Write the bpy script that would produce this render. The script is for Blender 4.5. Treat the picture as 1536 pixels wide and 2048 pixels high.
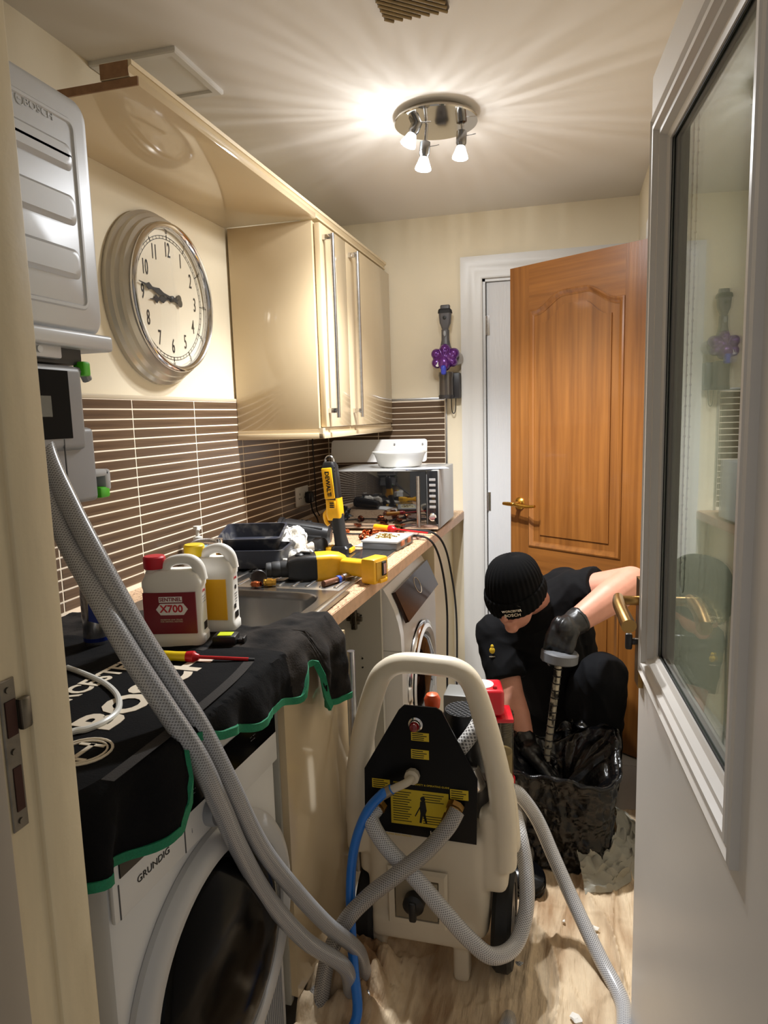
import bpy, bmesh, math, random
from mathutils import Vector as V, Matrix as M, noise, Quaternion
for o in list(bpy.data.objects): bpy.data.objects.remove(o)
S = bpy.context.scene; COL = S.collection
random.seed(7)
# ------------------------------------------------------------ camera
FPX = 1382.0
dY = V((375, -202, FPX)).normalized(); dZ = -V((282, 9976, FPX)).normalized()
dX = dY.cross(dZ).normalized(); dZ = dX.cross(dY)
CAM = V((1.203, 0, 1.38))
cd = bpy.data.cameras.new('camera'); co = bpy.data.objects.new('camera', cd); COL.objects.link(co)
cd.sensor_fit = 'VERTICAL'; cd.sensor_height = 36; cd.lens = FPX/2048*36; cd.clip_start = .02
mw = M(((dX[0], -dX[1], -dX[2]), (dY[0], -dY[1], -dY[2]), (dZ[0], -dZ[1], -dZ[2]))).to_4x4()
mw.translation = CAM; co.matrix_world = mw; S.camera = co
def at(px, py, **k):
    """point where the sight line of a photograph pixel meets a plane x=, y= or z= of the room"""
    c = V((px-768, py-1024, FPX)); d = V((dX.dot(c), dY.dot(c), dZ.dot(c)))
    (a, v), = k.items(); i = 'xyz'.index(a)
    return CAM + d*((v-CAM[i])/d[i])
# ------------------------------------------------------------ world, exposure
W = bpy.data.worlds.new('world'); S.world = W; W.use_nodes = True
W.node_tree.nodes['Background'].inputs[0].default_value = (1, .95, .90, 1)
W.node_tree.nodes['Background'].inputs[1].default_value = .3
S.view_settings.view_transform = 'Standard'; S.view_settings.look = 'None'
S.view_settings.gamma = 1; S.view_settings.use_curve_mapping = False
S.view_settings.exposure = 0.0
LAMP_W = 5.2; LAMP_C = (.97, .985, 1.0); BEAM = 12.5; UP_LO = .06; UP_HI = 1.0
# ------------------------------------------------------------ materials
def lin(c):
    return tuple(((x/255)/12.92 if x/255 <= .04045 else ((x/255+.055)/1.055)**2.4) for x in c[:3])+(1,)
MATS = {}
def mat(name, col, rough=.5, metal=0, spec=.5, var=0, vscale=(8, 8, 8), bump=0, bscale=60, bvec=None, coat=0, emit=None, est=0, trans=0, alpha=1, ior=1.5, col2=None, sheen=0, detail=4, contrast=None, vcoord='Object'):
    if name in MATS: return MATS[name]
    m = bpy.data.materials.new(name); m.use_nodes = True; n = m.node_tree.nodes; l = m.node_tree.links
    p = n['Principled BSDF']; I = p.inputs
    I['Base Color'].default_value = lin(col); I['Roughness'].default_value = rough; I['Metallic'].default_value = metal
    I['Specular IOR Level'].default_value = spec; I['Coat Weight'].default_value = coat; I['Coat Roughness'].default_value = .08
    I['Transmission Weight'].default_value = trans; I['Alpha'].default_value = alpha; I['IOR'].default_value = ior
    I['Sheen Weight'].default_value = sheen
    if emit: I['Emission Color'].default_value = lin(emit); I['Emission Strength'].default_value = est
    if var or col2 or bump:
        tc = n.new('ShaderNodeTexCoord')
    if var or col2:
        mp = n.new('ShaderNodeMapping'); mp.inputs['Scale'].default_value = vscale; l.new(tc.outputs[vcoord], mp.inputs[0])
        nt = n.new('ShaderNodeTexNoise'); nt.inputs['Scale'].default_value = 1; nt.inputs['Detail'].default_value = detail; l.new(mp.outputs[0], nt.inputs[0])
        cr = n.new('ShaderNodeValToRGB'); e = cr.color_ramp.elements
        lo, hi = contrast or (.3, .7)
        e[0].position = lo; e[1].position = hi
        if col2: e[0].color = lin(col2); e[1].color = lin(col)
        else:
            c = lin(col); e[0].color = tuple(x*(1-var) for x in c[:3])+(1,); e[1].color = tuple(min(1, x*(1+var)) for x in c[:3])+(1,)
        l.new(nt.outputs['Fac'], cr.inputs[0]); l.new(cr.outputs[0], I['Base Color'])
    if bump:
        nb = n.new('ShaderNodeTexNoise'); nb.inputs['Scale'].default_value = bscale; nb.inputs['Detail'].default_value = 5
        if bvec:
            mb = n.new('ShaderNodeMapping'); mb.inputs['Scale'].default_value = bvec; l.new(tc.outputs['Object'], mb.inputs[0]); l.new(mb.outputs[0], nb.inputs[0])
        else: l.new(tc.outputs['Object'], nb.inputs[0])
        bp = n.new('ShaderNodeBump'); bp.inputs['Strength'].default_value = bump; bp.inputs['Distance'].default_value = .01
        l.new(nb.outputs['Fac'], bp.inputs['Height']); l.new(bp.outputs[0], I['Normal'])
    MATS[name] = m; return m
def braid_mat(name, col, col2, nu=10, nv=90, rough=.28, amp=.35):
    """braid-reinforced hose: crossing threads from the tube's own UV (u around, v metres along)"""
    m = bpy.data.materials.new(name); m.use_nodes = True; n = m.node_tree.nodes; l = m.node_tree.links
    p = n['Principled BSDF']; p.inputs['Roughness'].default_value = rough; p.inputs['Coat Weight'].default_value = .35; p.inputs['Coat Roughness'].default_value = .15
    uv = n.new('ShaderNodeTexCoord'); sx = n.new('ShaderNodeSeparateXYZ'); l.new(uv.outputs['UV'], sx.inputs[0])
    def wave(sign):
        a = n.new('ShaderNodeMath'); a.operation = 'MULTIPLY'; a.inputs[1].default_value = nu; l.new(sx.outputs[0], a.inputs[0])
        b = n.new('ShaderNodeMath'); b.operation = 'MULTIPLY_ADD'; b.inputs[1].default_value = sign*nv; l.new(sx.outputs[1], b.inputs[0]); l.new(a.outputs[0], b.inputs[2])
        c = n.new('ShaderNodeMath'); c.operation = 'FRACT'; l.new(b.outputs[0], c.inputs[0])
        d = n.new('ShaderNodeMath'); d.operation = 'LESS_THAN'; d.inputs[1].default_value = amp; l.new(c.outputs[0], d.inputs[0]); return d
    mx = n.new('ShaderNodeMath'); mx.operation = 'MAXIMUM'; l.new(wave(1).outputs[0], mx.inputs[0]); l.new(wave(-1).outputs[0], mx.inputs[1])
    mc = n.new('ShaderNodeMix'); mc.data_type = 'RGBA'; mc.inputs[6].default_value = lin(col2); mc.inputs[7].default_value = lin(col); l.new(mx.outputs[0], mc.inputs[0])
    l.new(mc.outputs[2], p.inputs['Base Color'])
    bp = n.new('ShaderNodeBump'); bp.inputs['Strength'].default_value = .4; bp.inputs['Distance'].default_value = .002; l.new(mx.outputs[0], bp.inputs['Height']); l.new(bp.outputs[0], p.inputs['Normal'])
    MATS[name] = m; return m
def glass_mat(name, tint=(235, 240, 238), rough=0.0, ior=1.5):
    """thin pane: transparent, mirror by Fresnel"""
    m = bpy.data.materials.new(name); m.use_nodes = True; n = m.node_tree.nodes; l = m.node_tree.links; n.remove(n['Principled BSDF'])
    t = n.new('ShaderNodeBsdfTransparent'); t.inputs[0].default_value = lin(tint)
    g = n.new('ShaderNodeBsdfGlossy'); g.inputs['Roughness'].default_value = rough
    lw = n.new('ShaderNodeLayerWeight'); lw.inputs[0].default_value = .5
    pw = n.new('ShaderNodeMath'); pw.operation = 'POWER'; pw.inputs[1].default_value = 5; l.new(lw.outputs['Facing'], pw.inputs[0])
    f = n.new('ShaderNodeMath'); f.operation = 'MULTIPLY_ADD'; f.inputs[1].default_value = .96; f.inputs[2].default_value = .04; l.new(pw.outputs[0], f.inputs[0])
    x = n.new('ShaderNodeMixShader'); l.new(f.outputs[0], x.inputs[0]); l.new(t.outputs[0], x.inputs[1]); l.new(g.outputs[0], x.inputs[2])
    l.new(x.outputs[0], n['Material Output'].inputs[0]); MATS[name] = m; return m
# ------------------------------------------------------------ mesh builder
def frame(axis):
    a = V(axis).normalized(); h = V((0, 0, 1)) if abs(a.z) < .9 else V((1, 0, 0))
    u = h.cross(a).normalized(); return u, a.cross(u), a
def catmull(pts, k=6, closed=False):
    P = [V(p) for p in pts]; n = len(P); out = []
    if n < 3: return P
    rng = range(n if closed else n-1)
    for i in rng:
        g = lambda j: P[j % n] if closed else P[min(max(j, 0), n-1)]
        a, b, c, d = g(i-1), g(i), g(i+1), g(i+2)
        for s in range(k):
            t = s/k
            out.append(.5*((2*b)+(c-a)*t+(2*a-5*b+4*c-d)*t*t+(3*b-a-3*c+d)*t**3))
    if not closed: out.append(P[-1])
    return out
class B:
    def __init__(s): s.bm = bmesh.new(); s.mi = 0; s.uv = s.bm.loops.layers.uv.new('UVMap')
    def _face(s, vs):
        try: f = s.bm.faces.new(vs); f.material_index = s.mi; return f
        except ValueError: return None
    def box(s, c, d, bev=0, rot=None, seg=2):
        c = V(c); old = set(s.bm.verts) if bev else None
        r = rot.to_3x3() if rot else M.Identity(3); v = []
        for i in (-.5, .5):
            for j in (-.5, .5):
                for k in (-.5, .5): v.append(s.bm.verts.new(c+r@V((i*d[0], j*d[1], k*d[2]))))
        fs = [s._face([v[q] for q in f]) for f in ((0, 1, 3, 2), (4, 6, 7, 5), (0, 4, 5, 1), (2, 3, 7, 6), (0, 2, 6, 4), (1, 5, 7, 3))]
        if bev:
            es = list({e for f in fs for e in f.edges})
            q = bmesh.ops.bevel(s.bm, geom=es, offset=min(bev, .49*min(d)), segments=seg, affect='EDGES', profile=.5)
            for f in q['faces']: f.material_index = s.mi
        return s
    def bx(s, x0, x1, y0, y1, z0, z1, bev=0, seg=2):
        return s.box(((x0+x1)/2, (y0+y1)/2, (z0+z1)/2), (abs(x1-x0), abs(y1-y0), abs(z1-z0)), bev, None, seg)
    def ring(s, c, u, v, r, n, ru=None):
        r2 = r if ru is None else ru
        return [s.bm.verts.new(c+u*(r*math.cos(2*math.pi*i/n))+v*(r2*math.sin(2*math.pi*i/n))) for i in range(n)]
    def skin(s, rings, cap=True, uvs=None):
        for a in range(len(rings)-1):
            R0, R1 = rings[a], rings[a+1]; n = len(R0)
            for i in range(n):
                f = s._face([R0[i], R0[(i+1) % n], R1[(i+1) % n], R1[i]])
                if f and uvs:
                    for lp, (q, w) in zip(f.loops, ((i/n, uvs[a]), ((i+1)/n, uvs[a]), ((i+1)/n, uvs[a+1]), (i/n, uvs[a+1]))): lp[s.uv].uv = (q, w)
        if cap:
            s._face(list(reversed(rings[0]))); s._face(rings[-1])
        return s
    def cyl(s, p0, p1, r0, r1=None, n=24, cap=True):
        p0, p1 = V(p0), V(p1); u, v, a = frame(p1-p0); r1 = r0 if r1 is None else r1
        return s.skin([s.ring(p0, u, v, r0, n), s.ring(p1, u, v, r1, n)], cap)
    def tube(s, pts, r, n=10, k=6, closed=False, cap=True):
        P = catmull(pts, k, closed) if k > 1 else [V(p) for p in pts]
        rr = r if callable(r) else ((lambda t: r) if not isinstance(r, (list, tuple)) else (lambda t: r[min(int(t*(len(r)-1)), len(r)-2)]*(1-(t*(len(r)-1)-min(int(t*(len(r)-1)), len(r)-2)))+r[min(int(t*(len(r)-1)), len(r)-2)+1]*(t*(len(r)-1)-min(int(t*(len(r)-1)), len(r)-2))))
        N = len(P); T = [((P[(i+1) % N] if closed else P[min(i+1, N-1)])-(P[i-1] if closed else P[max(i-1, 0)])).normalized() for i in range(N)]
        u, v, a = frame(T[0]); rings = []; uv = []; L = 0
        for i in range(N):
            if i: u = (u-T[i]*u.dot(T[i])).normalized(); v = T[i].cross(u); L += (P[i]-P[i-1]).length
            rings.append(s.ring(P[i], u, v, rr(i/max(1, N-1)), n)); uv.append(L)
        if closed: rings.append(rings[0]); uv.append(L+.01); cap = False
        return s.skin(rings, cap, uv)
    def lathe(s, prof, o, axis, n=32, cap=True, sx=1, sy=1):
        u, v, a = frame(axis); o = V(o)
        return s.skin([s.ring(o+a*h, u, v, max(r, 1e-4)*sx, n, max(r, 1e-4)*sy) for r, h in prof], cap)
    def sph(s, c, r, n=20, m=12, rot=None):
        c = V(c); r = V((r, r, r)) if not hasattr(r, '__len__') else V(r); R = rot.to_3x3() if rot else M.Identity(3); rings = []
        for j in range(m+1):
            t = math.pi*j/m; t = min(max(t, .02), math.pi-.02)
            rings.append([s.bm.verts.new(c+R@V((r.x*math.sin(t)*math.cos(2*math.pi*i/n), r.y*math.sin(t)*math.sin(2*math.pi*i/n), -r.z*math.cos(t)))) for i in range(n)])
        return s.skin(rings)
    def prism(s, poly, o, U, Vv, N, d0, d1=None):
        """2D outline in plane (o,U,Vv), extruded along N from d0 to d1"""
        o, U, Vv, N = V(o), V(U), V(Vv), V(N)
        if d1 is None: d0, d1 = 0, d0
        a = [s.bm.verts.new(o+U*x+Vv*y+N*d0) for x, y in poly]; b = [s.bm.verts.new(o+U*x+Vv*y+N*d1) for x, y in poly]
        return s.skin([a, b])
    def grid(s, f, nu, nv, closeu=False):
        g = [[s.bm.verts.new(f(i/nu, j/nv)) for i in range(nu if closeu else nu+1)] for j in range(nv+1)]
        for j in range(nv):
            for i in range(nu):
                i2 = (i+1) % nu if closeu else i+1
                fc = s._face([g[j][i], g[j][i2], g[j+1][i2], g[j+1][i]])
                if fc:
                    for lp, (q, w) in zip(fc.loops, ((i/nu, j/nv), ((i+1)/nu, j/nv), ((i+1)/nu, (j+1)/nv), (i/nu, (j+1)/nv))): lp[s.uv].uv = (q, w)
        return s
    def sweep(s, path, prof, o, U, Vv, N, closed=True):
        """sweep a profile [(inset, height)] round a 2D outline with mitred corners"""
        o, U, Vv, N = V(o), V(U), V(Vv), V(N); n = len(path); rings = []
        for i in range(n):
            p = V(path[i]).to_2d(); a = V(path[i-1]).to_2d(); b = V(path[(i+1) % n]).to_2d()
            if not closed and i == 0: a = p-(b-p)
            if not closed and i == n-1: b = p+(p-a)
            t1 = (p-a).normalized(); t2 = (b-p).normalized(); n1 = V((-t1.y, t1.x)); n2 = V((-t2.y, t2.x)); m = (n1+n2)
            m = m/max(.2, m.dot(n1)) if m.length > 1e-6 else n1
            rings.append([s.bm.verts.new(o+U*(p.x+m.x*q)+Vv*(p.y+m.y*q)+N*h) for q, h in prof])
        k = len(prof)
        for i in range(n if closed else n-1):
            r0, r1 = rings[i], rings[(i+1) % n]
            for j in range(k): s._face([r0[j], r1[j], r1[(j+1) % k], r0[(j+1) % k]])
        if not closed: s._face(rings[0]); s._face(list(reversed(rings[-1])))
        return s
    def xf(s, m): s.bm.transform(m); return s
    def mesh(s, name, mats, ang=35):
        bmesh.ops.recalc_face_normals(s.bm, faces=s.bm.faces[:])
        me = bpy.data.meshes.new(name); s.bm.to_mesh(me); s.bm.free()
        for m in (mats if isinstance(mats, (list, tuple)) else [mats]): me.materials.append(m)
        if ang:
            me.shade_smooth(); me.set_sharp_from_angle(angle=math.radians(ang))
        return me
    def fin(s, name, mats, par=None, ang=35):
        return link(name, s.mesh(name, mats, ang), par)
def link(name, me, par=None, mw=None):
    o = bpy.data.objects.new(name, me); COL.objects.link(o)
    if mw is not None: o.matrix_world = mw
    if par is not None: setpar(o, par)
    return o
def setpar(o, par):
    o.parent = par; p = par; m = M.Identity(4)
    chain = []
    while p: chain.append(p); p = p.parent
    for q in reversed(chain): m = m @ q.matrix_parent_inverse @ q.matrix_basis
    o.matrix_parent_inverse = m.inverted()
def tag(o, label, cat, group=None, kind=None):
    if label: o['label'] = label
    if cat: o['category'] = cat
    if group: o['group'] = group
    if kind: o['kind'] = kind
    return o
def thing(name, label, cat, loc=(0, 0, 0), group=None):
    o = bpy.data.objects.new(name, None); COL.objects.link(o); o.location = V(loc); o.empty_display_size = .05
    return tag(o, label, cat, group)
def struct(o, label, cat='room'):
    return tag(o, label, cat, None, 'structure')
def text(name, body, size, o, xd, yd, m, par, ext=.0004, align='CENTER', lab=None, sx=1.0, bold=0):
    c = bpy.data.curves.new('t', 'FONT'); c.body = body; c.size = size; c.align_x = align; c.align_y = 'CENTER'; c.extrude = ext; c.resolution_u = 3; c.offset = bold
    tmp = bpy.data.objects.new('t', c); COL.objects.link(tmp); bpy.context.view_layer.update()
    me = bpy.data.meshes.new_from_object(tmp.evaluated_get(bpy.context.evaluated_depsgraph_get())); bpy.data.objects.remove(tmp)
    xd, yd = V(xd).normalized(), V(yd).normalized(); zd = xd.cross(yd)
    mm = M(((xd.x*sx, yd.x, zd.x, o[0]), (xd.y*sx, yd.y, zd.y, o[1]), (xd.z*sx, yd.z, zd.z, o[2]), (0, 0, 0, 1)))
    me.transform(mm); me.materials.clear(); me.materials.append(m); me.name = name
    ob = link(name, me, par)
    if lab: ob['label'] = lab
    return ob
def fuse(name, b, m, par, voxel=.008, smooth=4, fac=.5):
    """melt overlapping solids into one continuous skin"""
    tmp = b.fin('tmp', m); md = tmp.modifiers.new('r', 'REMESH'); md.mode = 'VOXEL'; md.voxel_size = voxel
    if smooth: sm = tmp.modifiers.new('s', 'SMOOTH'); sm.iterations = smooth; sm.factor = fac
    bpy.context.view_layer.update(); me = bpy.data.meshes.new_from_object(tmp.evaluated_get(bpy.context.evaluated_depsgraph_get()))
    me.name = name; bpy.data.objects.remove(tmp); me.shade_smooth()
    if not me.materials: me.materials.append(m)
    return link(name, me, par)
def limb(b, pts):
    """chain of tapering capsules [(point, radius), ...]"""
    for (p, r), (q, t) in zip(pts, pts[1:]):
        b.cyl(p, q, r, t, 18); b.sph(p, r, 16, 10); b.sph(q, t, 16, 10)
    return b
X, Y, Z = V((1, 0, 0)), V((0, 1, 0)), V((0, 0, 1))
def T(*a): return M.Translation(V(a))
def Rz(d): return M.Rotation(math.radians(d), 4, 'Z')
def Rx(d): return M.Rotation(math.radians(d), 4, 'X')
def Ry(d): return M.Rotation(math.radians(d), 4, 'Y')
def fbm(p, o=4): return noise.fractal(V(p), 1.0, 2.0, o)
# ------------------------------------------------------------ palette
cream = mat('cream_wall_paint', (232, 220, 194), .75, var=.03, vscale=(3, 3, 3), bump=.05, bscale=40)
ceilm = mat('ceiling_paint', (226, 221, 214), .85, bump=.03, bscale=30)
whitep = mat('white_gloss_paint', (216, 214, 210), .35, var=.03, vscale=(5, 5, 1), bump=.03, bscale=25)
doorp = mat('white_door_paint', (214, 209, 202), .33, var=.02, vscale=(2, 2, 6), bump=.02, bscale=20)
jambp = mat('worn_cream_jamb_paint', (220, 204, 170), .5, var=.12, vscale=(20, 20, 3), bump=.1, bscale=30)
gloss = mat('cream_gloss_laminate', (208, 187, 152), .09, coat=.4, bump=.008, bscale=8)
creamend = mat('cream_panel_laminate', (232, 215, 178), .4)
brownedge = mat('brown_chipboard_edge', (142, 106, 74), .7, var=.15, vscale=(60, 60, 60))
chrome = mat('chrome', (215, 215, 218), .12, 1)
brushed = mat('brushed_steel', (176, 176, 178), .28, 1, var=.08, vscale=(2, 90, 90))
steel = mat('sink_steel', (188, 187, 185), .24, 1, var=.06, vscale=(40, 40, 40))
blackp = mat('black_plastic', (22, 22, 24), .4, bump=.05, bscale=200)
blackg = mat('black_gloss', (8, 8, 10), .12, spec=.18)
blackr = mat('black_rubber', (26, 26, 27), .65)
whitepl = mat('white_plastic', (228, 228, 224), .3)
applw = mat('appliance_white', (222, 221, 219), .28)
greypl = mat('grey_plastic', (150, 152, 156), .4)
dgrey = mat('dark_grey_plastic', (62, 64, 68), .45)
yellow = mat('tool_yellow', (240, 178, 20), .42, var=.1, vscale=(30, 30, 30))
brass = mat('brass', (200, 155, 70), .25, 1)
obrass = mat('antique_brass', (150, 118, 70), .3, 1, var=.2, vscale=(25, 25, 25))
copper = mat('copper', (205, 120, 80), .25, 1, var=.15, vscale=(50, 50, 50))
ink = mat('black_ink', (14, 14, 14), .5)
printw = mat('cream_print', (225, 212, 190), .7)
white = mat('white_print', (240, 240, 240), .5)
# ============================================================ the setting
CEIL = 2.3; YB = 3.346; XR = 1.48
b = B().bx(-.1, 1.6, -.6, 3.6, -.06, -.004); floor = struct(b.fin('floor', mat('grey_grout', (120, 115, 108), .8)), 'grey tiled kitchen floor', 'floor')
ftile = mat('floor_tile', (176, 170, 160), .35, var=.06, vscale=(4, 4, 4))
fm = B().bx(-.1635, .1635, -.1635, .1635, -.006, 0, .001, 1).mesh('floor_tile', ftile)
for i in range(5):
    for j in range(10): link('floor_tile', fm, floor, T(.02+.33*i, .42+.33*j-.2, 0))
b = B().bx(-.1, 1.6, .5, 3.5, CEIL, CEIL+.06); ceiling = struct(b.fin('ceiling', ceilm), 'off-white painted ceiling', 'ceiling')
b = B().bx(-.1, 0, .5, 3.5, 0, CEIL); wall_left = struct(b.fin('wall_left', cream), 'cream painted wall with brown tiled splashback', 'wall')
# back wall with a doorway
DX0, DX1, DZ = .797, 1.5, 2.0
b = B().bx(-.1, DX0, YB, YB+.1, 0, CEIL).bx(DX0, 1.6, YB, YB+.1, DZ, CEIL).bx(DX1, 1.6, YB, YB+.1, 0, DZ)
wall_back = struct(b.fin('wall_back', cream), 'cream painted end wall with a white door frame', 'wall')
b = B().bx(XR, XR+.1, .66, YB, 0, CEIL); wall_right = struct(b.fin('wall_right', cream), 'cream painted side wall behind the glazed door', 'wall')
# near wall with the doorway the photograph is taken through
JX = .625
b = B().bx(-.1, JX-.012, .50, .66, 0, CEIL).bx(1.42, 1.6, .50, .66, 0, CEIL).bx(JX-.012, 1.42, .50, .66, 2.05, CEIL)
wall_front = struct(b.fin('wall_front', cream), 'wall around the near doorway', 'wall')
jf = struct(thing('trim_1', None, None, (JX, .58, 0)), 'worn cream door jamb with steel strike plate at left edge', 'door frame')
B().bx(JX-.012, JX, .604, .664, 0, 2.05, .003).fin('reveal', jambp, jf)
B().bx(JX-.05, JX-.006, .562, .604, 0, 2.05).fin('rebate', jambp, jf)
B().bx(JX-.05, JX+.004, .506, .556, 0, 2.05, .003).fin('stop', mat('grey_jamb_paint', (158, 148, 134), .5, var=.05, vscale=(10, 10, 3)), jf)
B().bx(JX-.05, JX-.012, .556, .562, 0, 2.05).fin('seal', blackr, jf)
b = B().bx(JX-.006, JX-.0035, .566, .588, .94, 1.112, .004, 1)
sp = b.fin('strike_plate', mat('worn_steel', (120, 114, 104), .35, 1, var=.2, vscale=(40, 40, 40)), jf)
B().bx(JX-.0035, JX-.0025, .571, .585, 1.048, 1.088).bx(JX-.0035, JX-.0025, .573, .584, .962, 1.012).fin('mortice', mat('mortice_dark', (60, 28, 16), .8), sp)
for z in (1.100, 1.030, .950): B().cyl((JX-.0037, .577, z), (JX-.002, .577, z), .0035, n=12).fin('screw', MATS['worn_steel'], sp)
B().bx(JX-.006, JX+.003, .587, .602, 1.05, 1.086, .003).fin('lip', MATS['worn_steel'], sp)
# ------------------------------------------------------------ tiles
grout = mat('cream_grout', (240, 226, 204), .8)
tilem = mat('brown_streaked_tile', (112, 89, 67), .3, col2=(72, 55, 42), vscale=(6, 3, 160), detail=5, contrast=(.28, .72), vcoord='Object')
tileb = mat('brown_streaked_tile_plain', (102, 81, 62), .3, col2=(76, 59, 46), vscale=(6, 3, 160), detail=5, contrast=(.28, .72))
ZT = 1.447; PR = .0275; PC = .335; GAP = .0034
B().bx(0, .0080, .70, YB, .9, ZT).fin('grout', grout, wall_left)
B().bx(0, .009, .70, 2.46, ZT, ZT+.012, .003).fin('tile_edge_trim', mat('tile_trim', (196, 182, 158), .35), wall_left)
edges = [.715+PC*k-.003 for k in range(0, 9)]
edges = [.712+PC*k for k in range(0, 8)]+[YB-.002]
meshes = {}
def tile(w, h, axis, m):
    k = (round(w, 4), round(h, 4), axis, m.name)
    if k not in meshes:
        meshes[k] = (B().bx(0, .009, 0, w, 0, h, .0012, 1) if axis == 'y' else B().bx(0, w, -.009, 0, 0, h, .0012, 1)).mesh('tile', m)
    return meshes[k]
for r in range(19):
    z1 = ZT-PR*r-GAP/2; z0 = z1-PR+GAP
    for y0, y1 in zip(edges, edges[1:]):
        link('tile', tile(y1-y0-GAP, PR-GAP, 'y', tilem if random.random() < .6 else tileb), wall_left, T(0, y0+GAP/2, z0))
B().bx(0, .612, YB-.0080, YB, .9, ZT+.004).fin('grout', grout, wall_back)
B().bx(0, .616, YB-.010, YB, ZT+.004, ZT+.016, .003).bx(.612, .622, YB-.010, YB, .9, ZT+.016, .002).fin('tile_edge_trim', brushed, wall_back)
for r in range(19):
    z1 = ZT-PR*r-GAP/2; z0 = z1-PR+GAP
    for x0, x1 in ((.012, .275), (.275, .612)):
        link('tile', tile(x1-x0-GAP, PR-GAP, 'x', tilem if random.random() < .5 else tileb), wall_back, T(x0+GAP/2, YB, z0))
# ------------------------------------------------------------ back door frame (architrave) and white door
tf = struct(thing('trim_2', None, None, (DX0, YB, 0)), 'white moulded architrave round the far doorway', 'door frame')
prof = [(0, 0), (0, -.018), (-.012, -.022), (-.03, -.020), (-.055, -.020), (-.075, -.026), (-.1, -.026), (-.1, 0)]
path = [(1.515, 0), (1.515, DZ), (DX0, DZ), (DX0, 0)]
B().sweep(path, [(q, h) for q, h in prof], (0, YB, 0), X, Z, Y, closed=False).fin('architrave', whitep, tf)
B().bx(DX0, DX0+.012, YB, YB+.1, 0, DZ).bx(DX0, DX1, YB, YB+.1, DZ-.012, DZ).bx(DX0+.012, DX0+.022, YB+.075, YB+.1, 0, DZ-.012).fin('lining', whitep, tf)
B().bx(.622, .70, YB-.018, YB, 0, .12, .004).fin('skirting', whitep, struct(thing('baseboard_back', None, None, (.66, YB, 0)), 'white skirting board beside the far door frame', 'skirting'))
wd = struct(thing('door_3', None, None, (DX0+.02, YB+.03, 0)), 'closed white wood-grain door behind the oak door', 'door')
wgrain = mat('white_grained_door', (225, 225, 226), .45, bump=.25, bscale=1, bvec=(160, 160, 12))
B().bx(DX0+.016, DX1-.004, YB+.02, YB+.055, .006, DZ-.014, .002).fin('slab', wgrain, wd)
for z0, z1 in ((.2, .8), (.95, 1.82)):
    B().sweep([(.95, z0), (1.36, z0), (1.36, z1), (.95, z1)], [(0, 0), (0, .008), (.012, .012), (.03, .002), (.03, 0)], (0, YB+.02, 0), X, Z, -Y).fin('moulding', wgrain, wd)
for z in (1.79, .955, .25):
    h = B()
    for k in range(5): h.cyl((DX0+.013, YB+.014, z-.045+.018*k), (DX0+.013, YB+.014, z-.0285+.018*k), .0062, n=12)
    h.bx(DX0+.013, DX0+.03, YB+.017, YB+.021, z-.045, z+.045).fin('hinge', chrome, wd)
# ------------------------------------------------------------ oak door standing open
oak = mat('oak_vertical_grain', (158, 102, 46), .36, col2=(112, 66, 26), vscale=(48, 48, 1.7), detail=7, contrast=(.25, .78), bump=.04, bscale=1, bvec=(120, 120, 5), coat=.25)
oakh = mat('oak_cross_grain', (156, 100, 45), .36, col2=(114, 68, 27), vscale=(2.4, 2.4, 56), detail=7, contrast=(.25, .78), coat=.25)
OU = V((.835, -.551, 0)).normalized(); ON = V((OU.y, -OU.x, 0)); OO = V((.946, 3.09, 0)); OW = .632; OH = 1.985
od = struct(thing('door_2', None, None, OO+OU*OW), 'oak door with arched panel and brass lever standing open', 'door')
def arch(s0, s1, z0, z1, rise, n=24, ins=0):
    P = [(s0+ins, z0+ins), (s1-ins, z0+ins)]
    for i in range(n+1):
        t = i/n; e = min(1, max(0, (t-.06)/.32)) if t < .5 else min(1, max(0, (.94-t)/.32)); e = e*e*(3-2*e)
        P.append((s1-ins-(s1-s0-2*ins)*t, z1-ins+rise*e))
    return P
st = .098
B().prism([(0, .008), (OW, .008), (OW, OH), (0, OH)], OO, OU, Z, ON, -.040, -.006).fin('core', oak, od)
for s0 in (0, OW-st): B().prism([(s0, .008), (s0+st, .008), (s0+st, OH), (s0, OH)], OO, OU, Z, ON, -.008, 0).fin('stile', oak, od)
A = arch(st, OW-st, .80, 1.80, .062)
top = A[2:]
B().prism([(st, OH), (OW-st, OH)][::-1]+[(p[0], p[1]) for p in reversed(top)], OO, OU, Z, ON, -.008, 0).fin('rail', oakh, od, ang=60)
B().prism([(st, .60), (OW-st, .60), (OW-st, .80), (st, .80)], OO, OU, Z, ON, -.008, 0).fin('rail', oakh, od)
B().prism([(st, .008), (OW-st, .008), (OW-st, .20), (st, .20)], OO, OU, Z, ON, -.008, 0).fin('rail', oakh, od)
mp = [(0, -.008), (0, .004), (.006, .007), (.012, .003), (.018, -.002), (.024, -.004), (.024, -.008)]
lo = [(st, .20), (OW-st, .20), (OW-st, .60), (st, .60)]
for P in (A, lo): B().sweep(P, mp, OO, OU, Z, ON).fin('moulding', oak, od, ang=50)
for P, Q in ((arch(st, OW-st, .80, 1.80, .062, ins=.055), .80), ([(st+.055, .255), (OW-st-.055, .255), (OW-st-.055, .545), (st+.055, .545)], .2)):
    B().prism(P, OO, OU, Z, ON, -.008, -.0015).fin('panel', oak, od, ang=50)
hb = OO+OU*.05+Z*.985
hl = B().lathe([(.026, 0), (.027, .004), (.022, .010), (.012, .014), (.010, .045)], hb, ON, 24).fin('rose', brass, od)
B().tube([hb+ON*.045, hb+ON*.05+OU*.02, hb+ON*.05+OU*.07-Z*.004, hb+ON*.05+OU*.115], [.009, .009, .008, .006], 12).sph(hb+ON*.047, .0105).fin('lever', brass, od)
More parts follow.
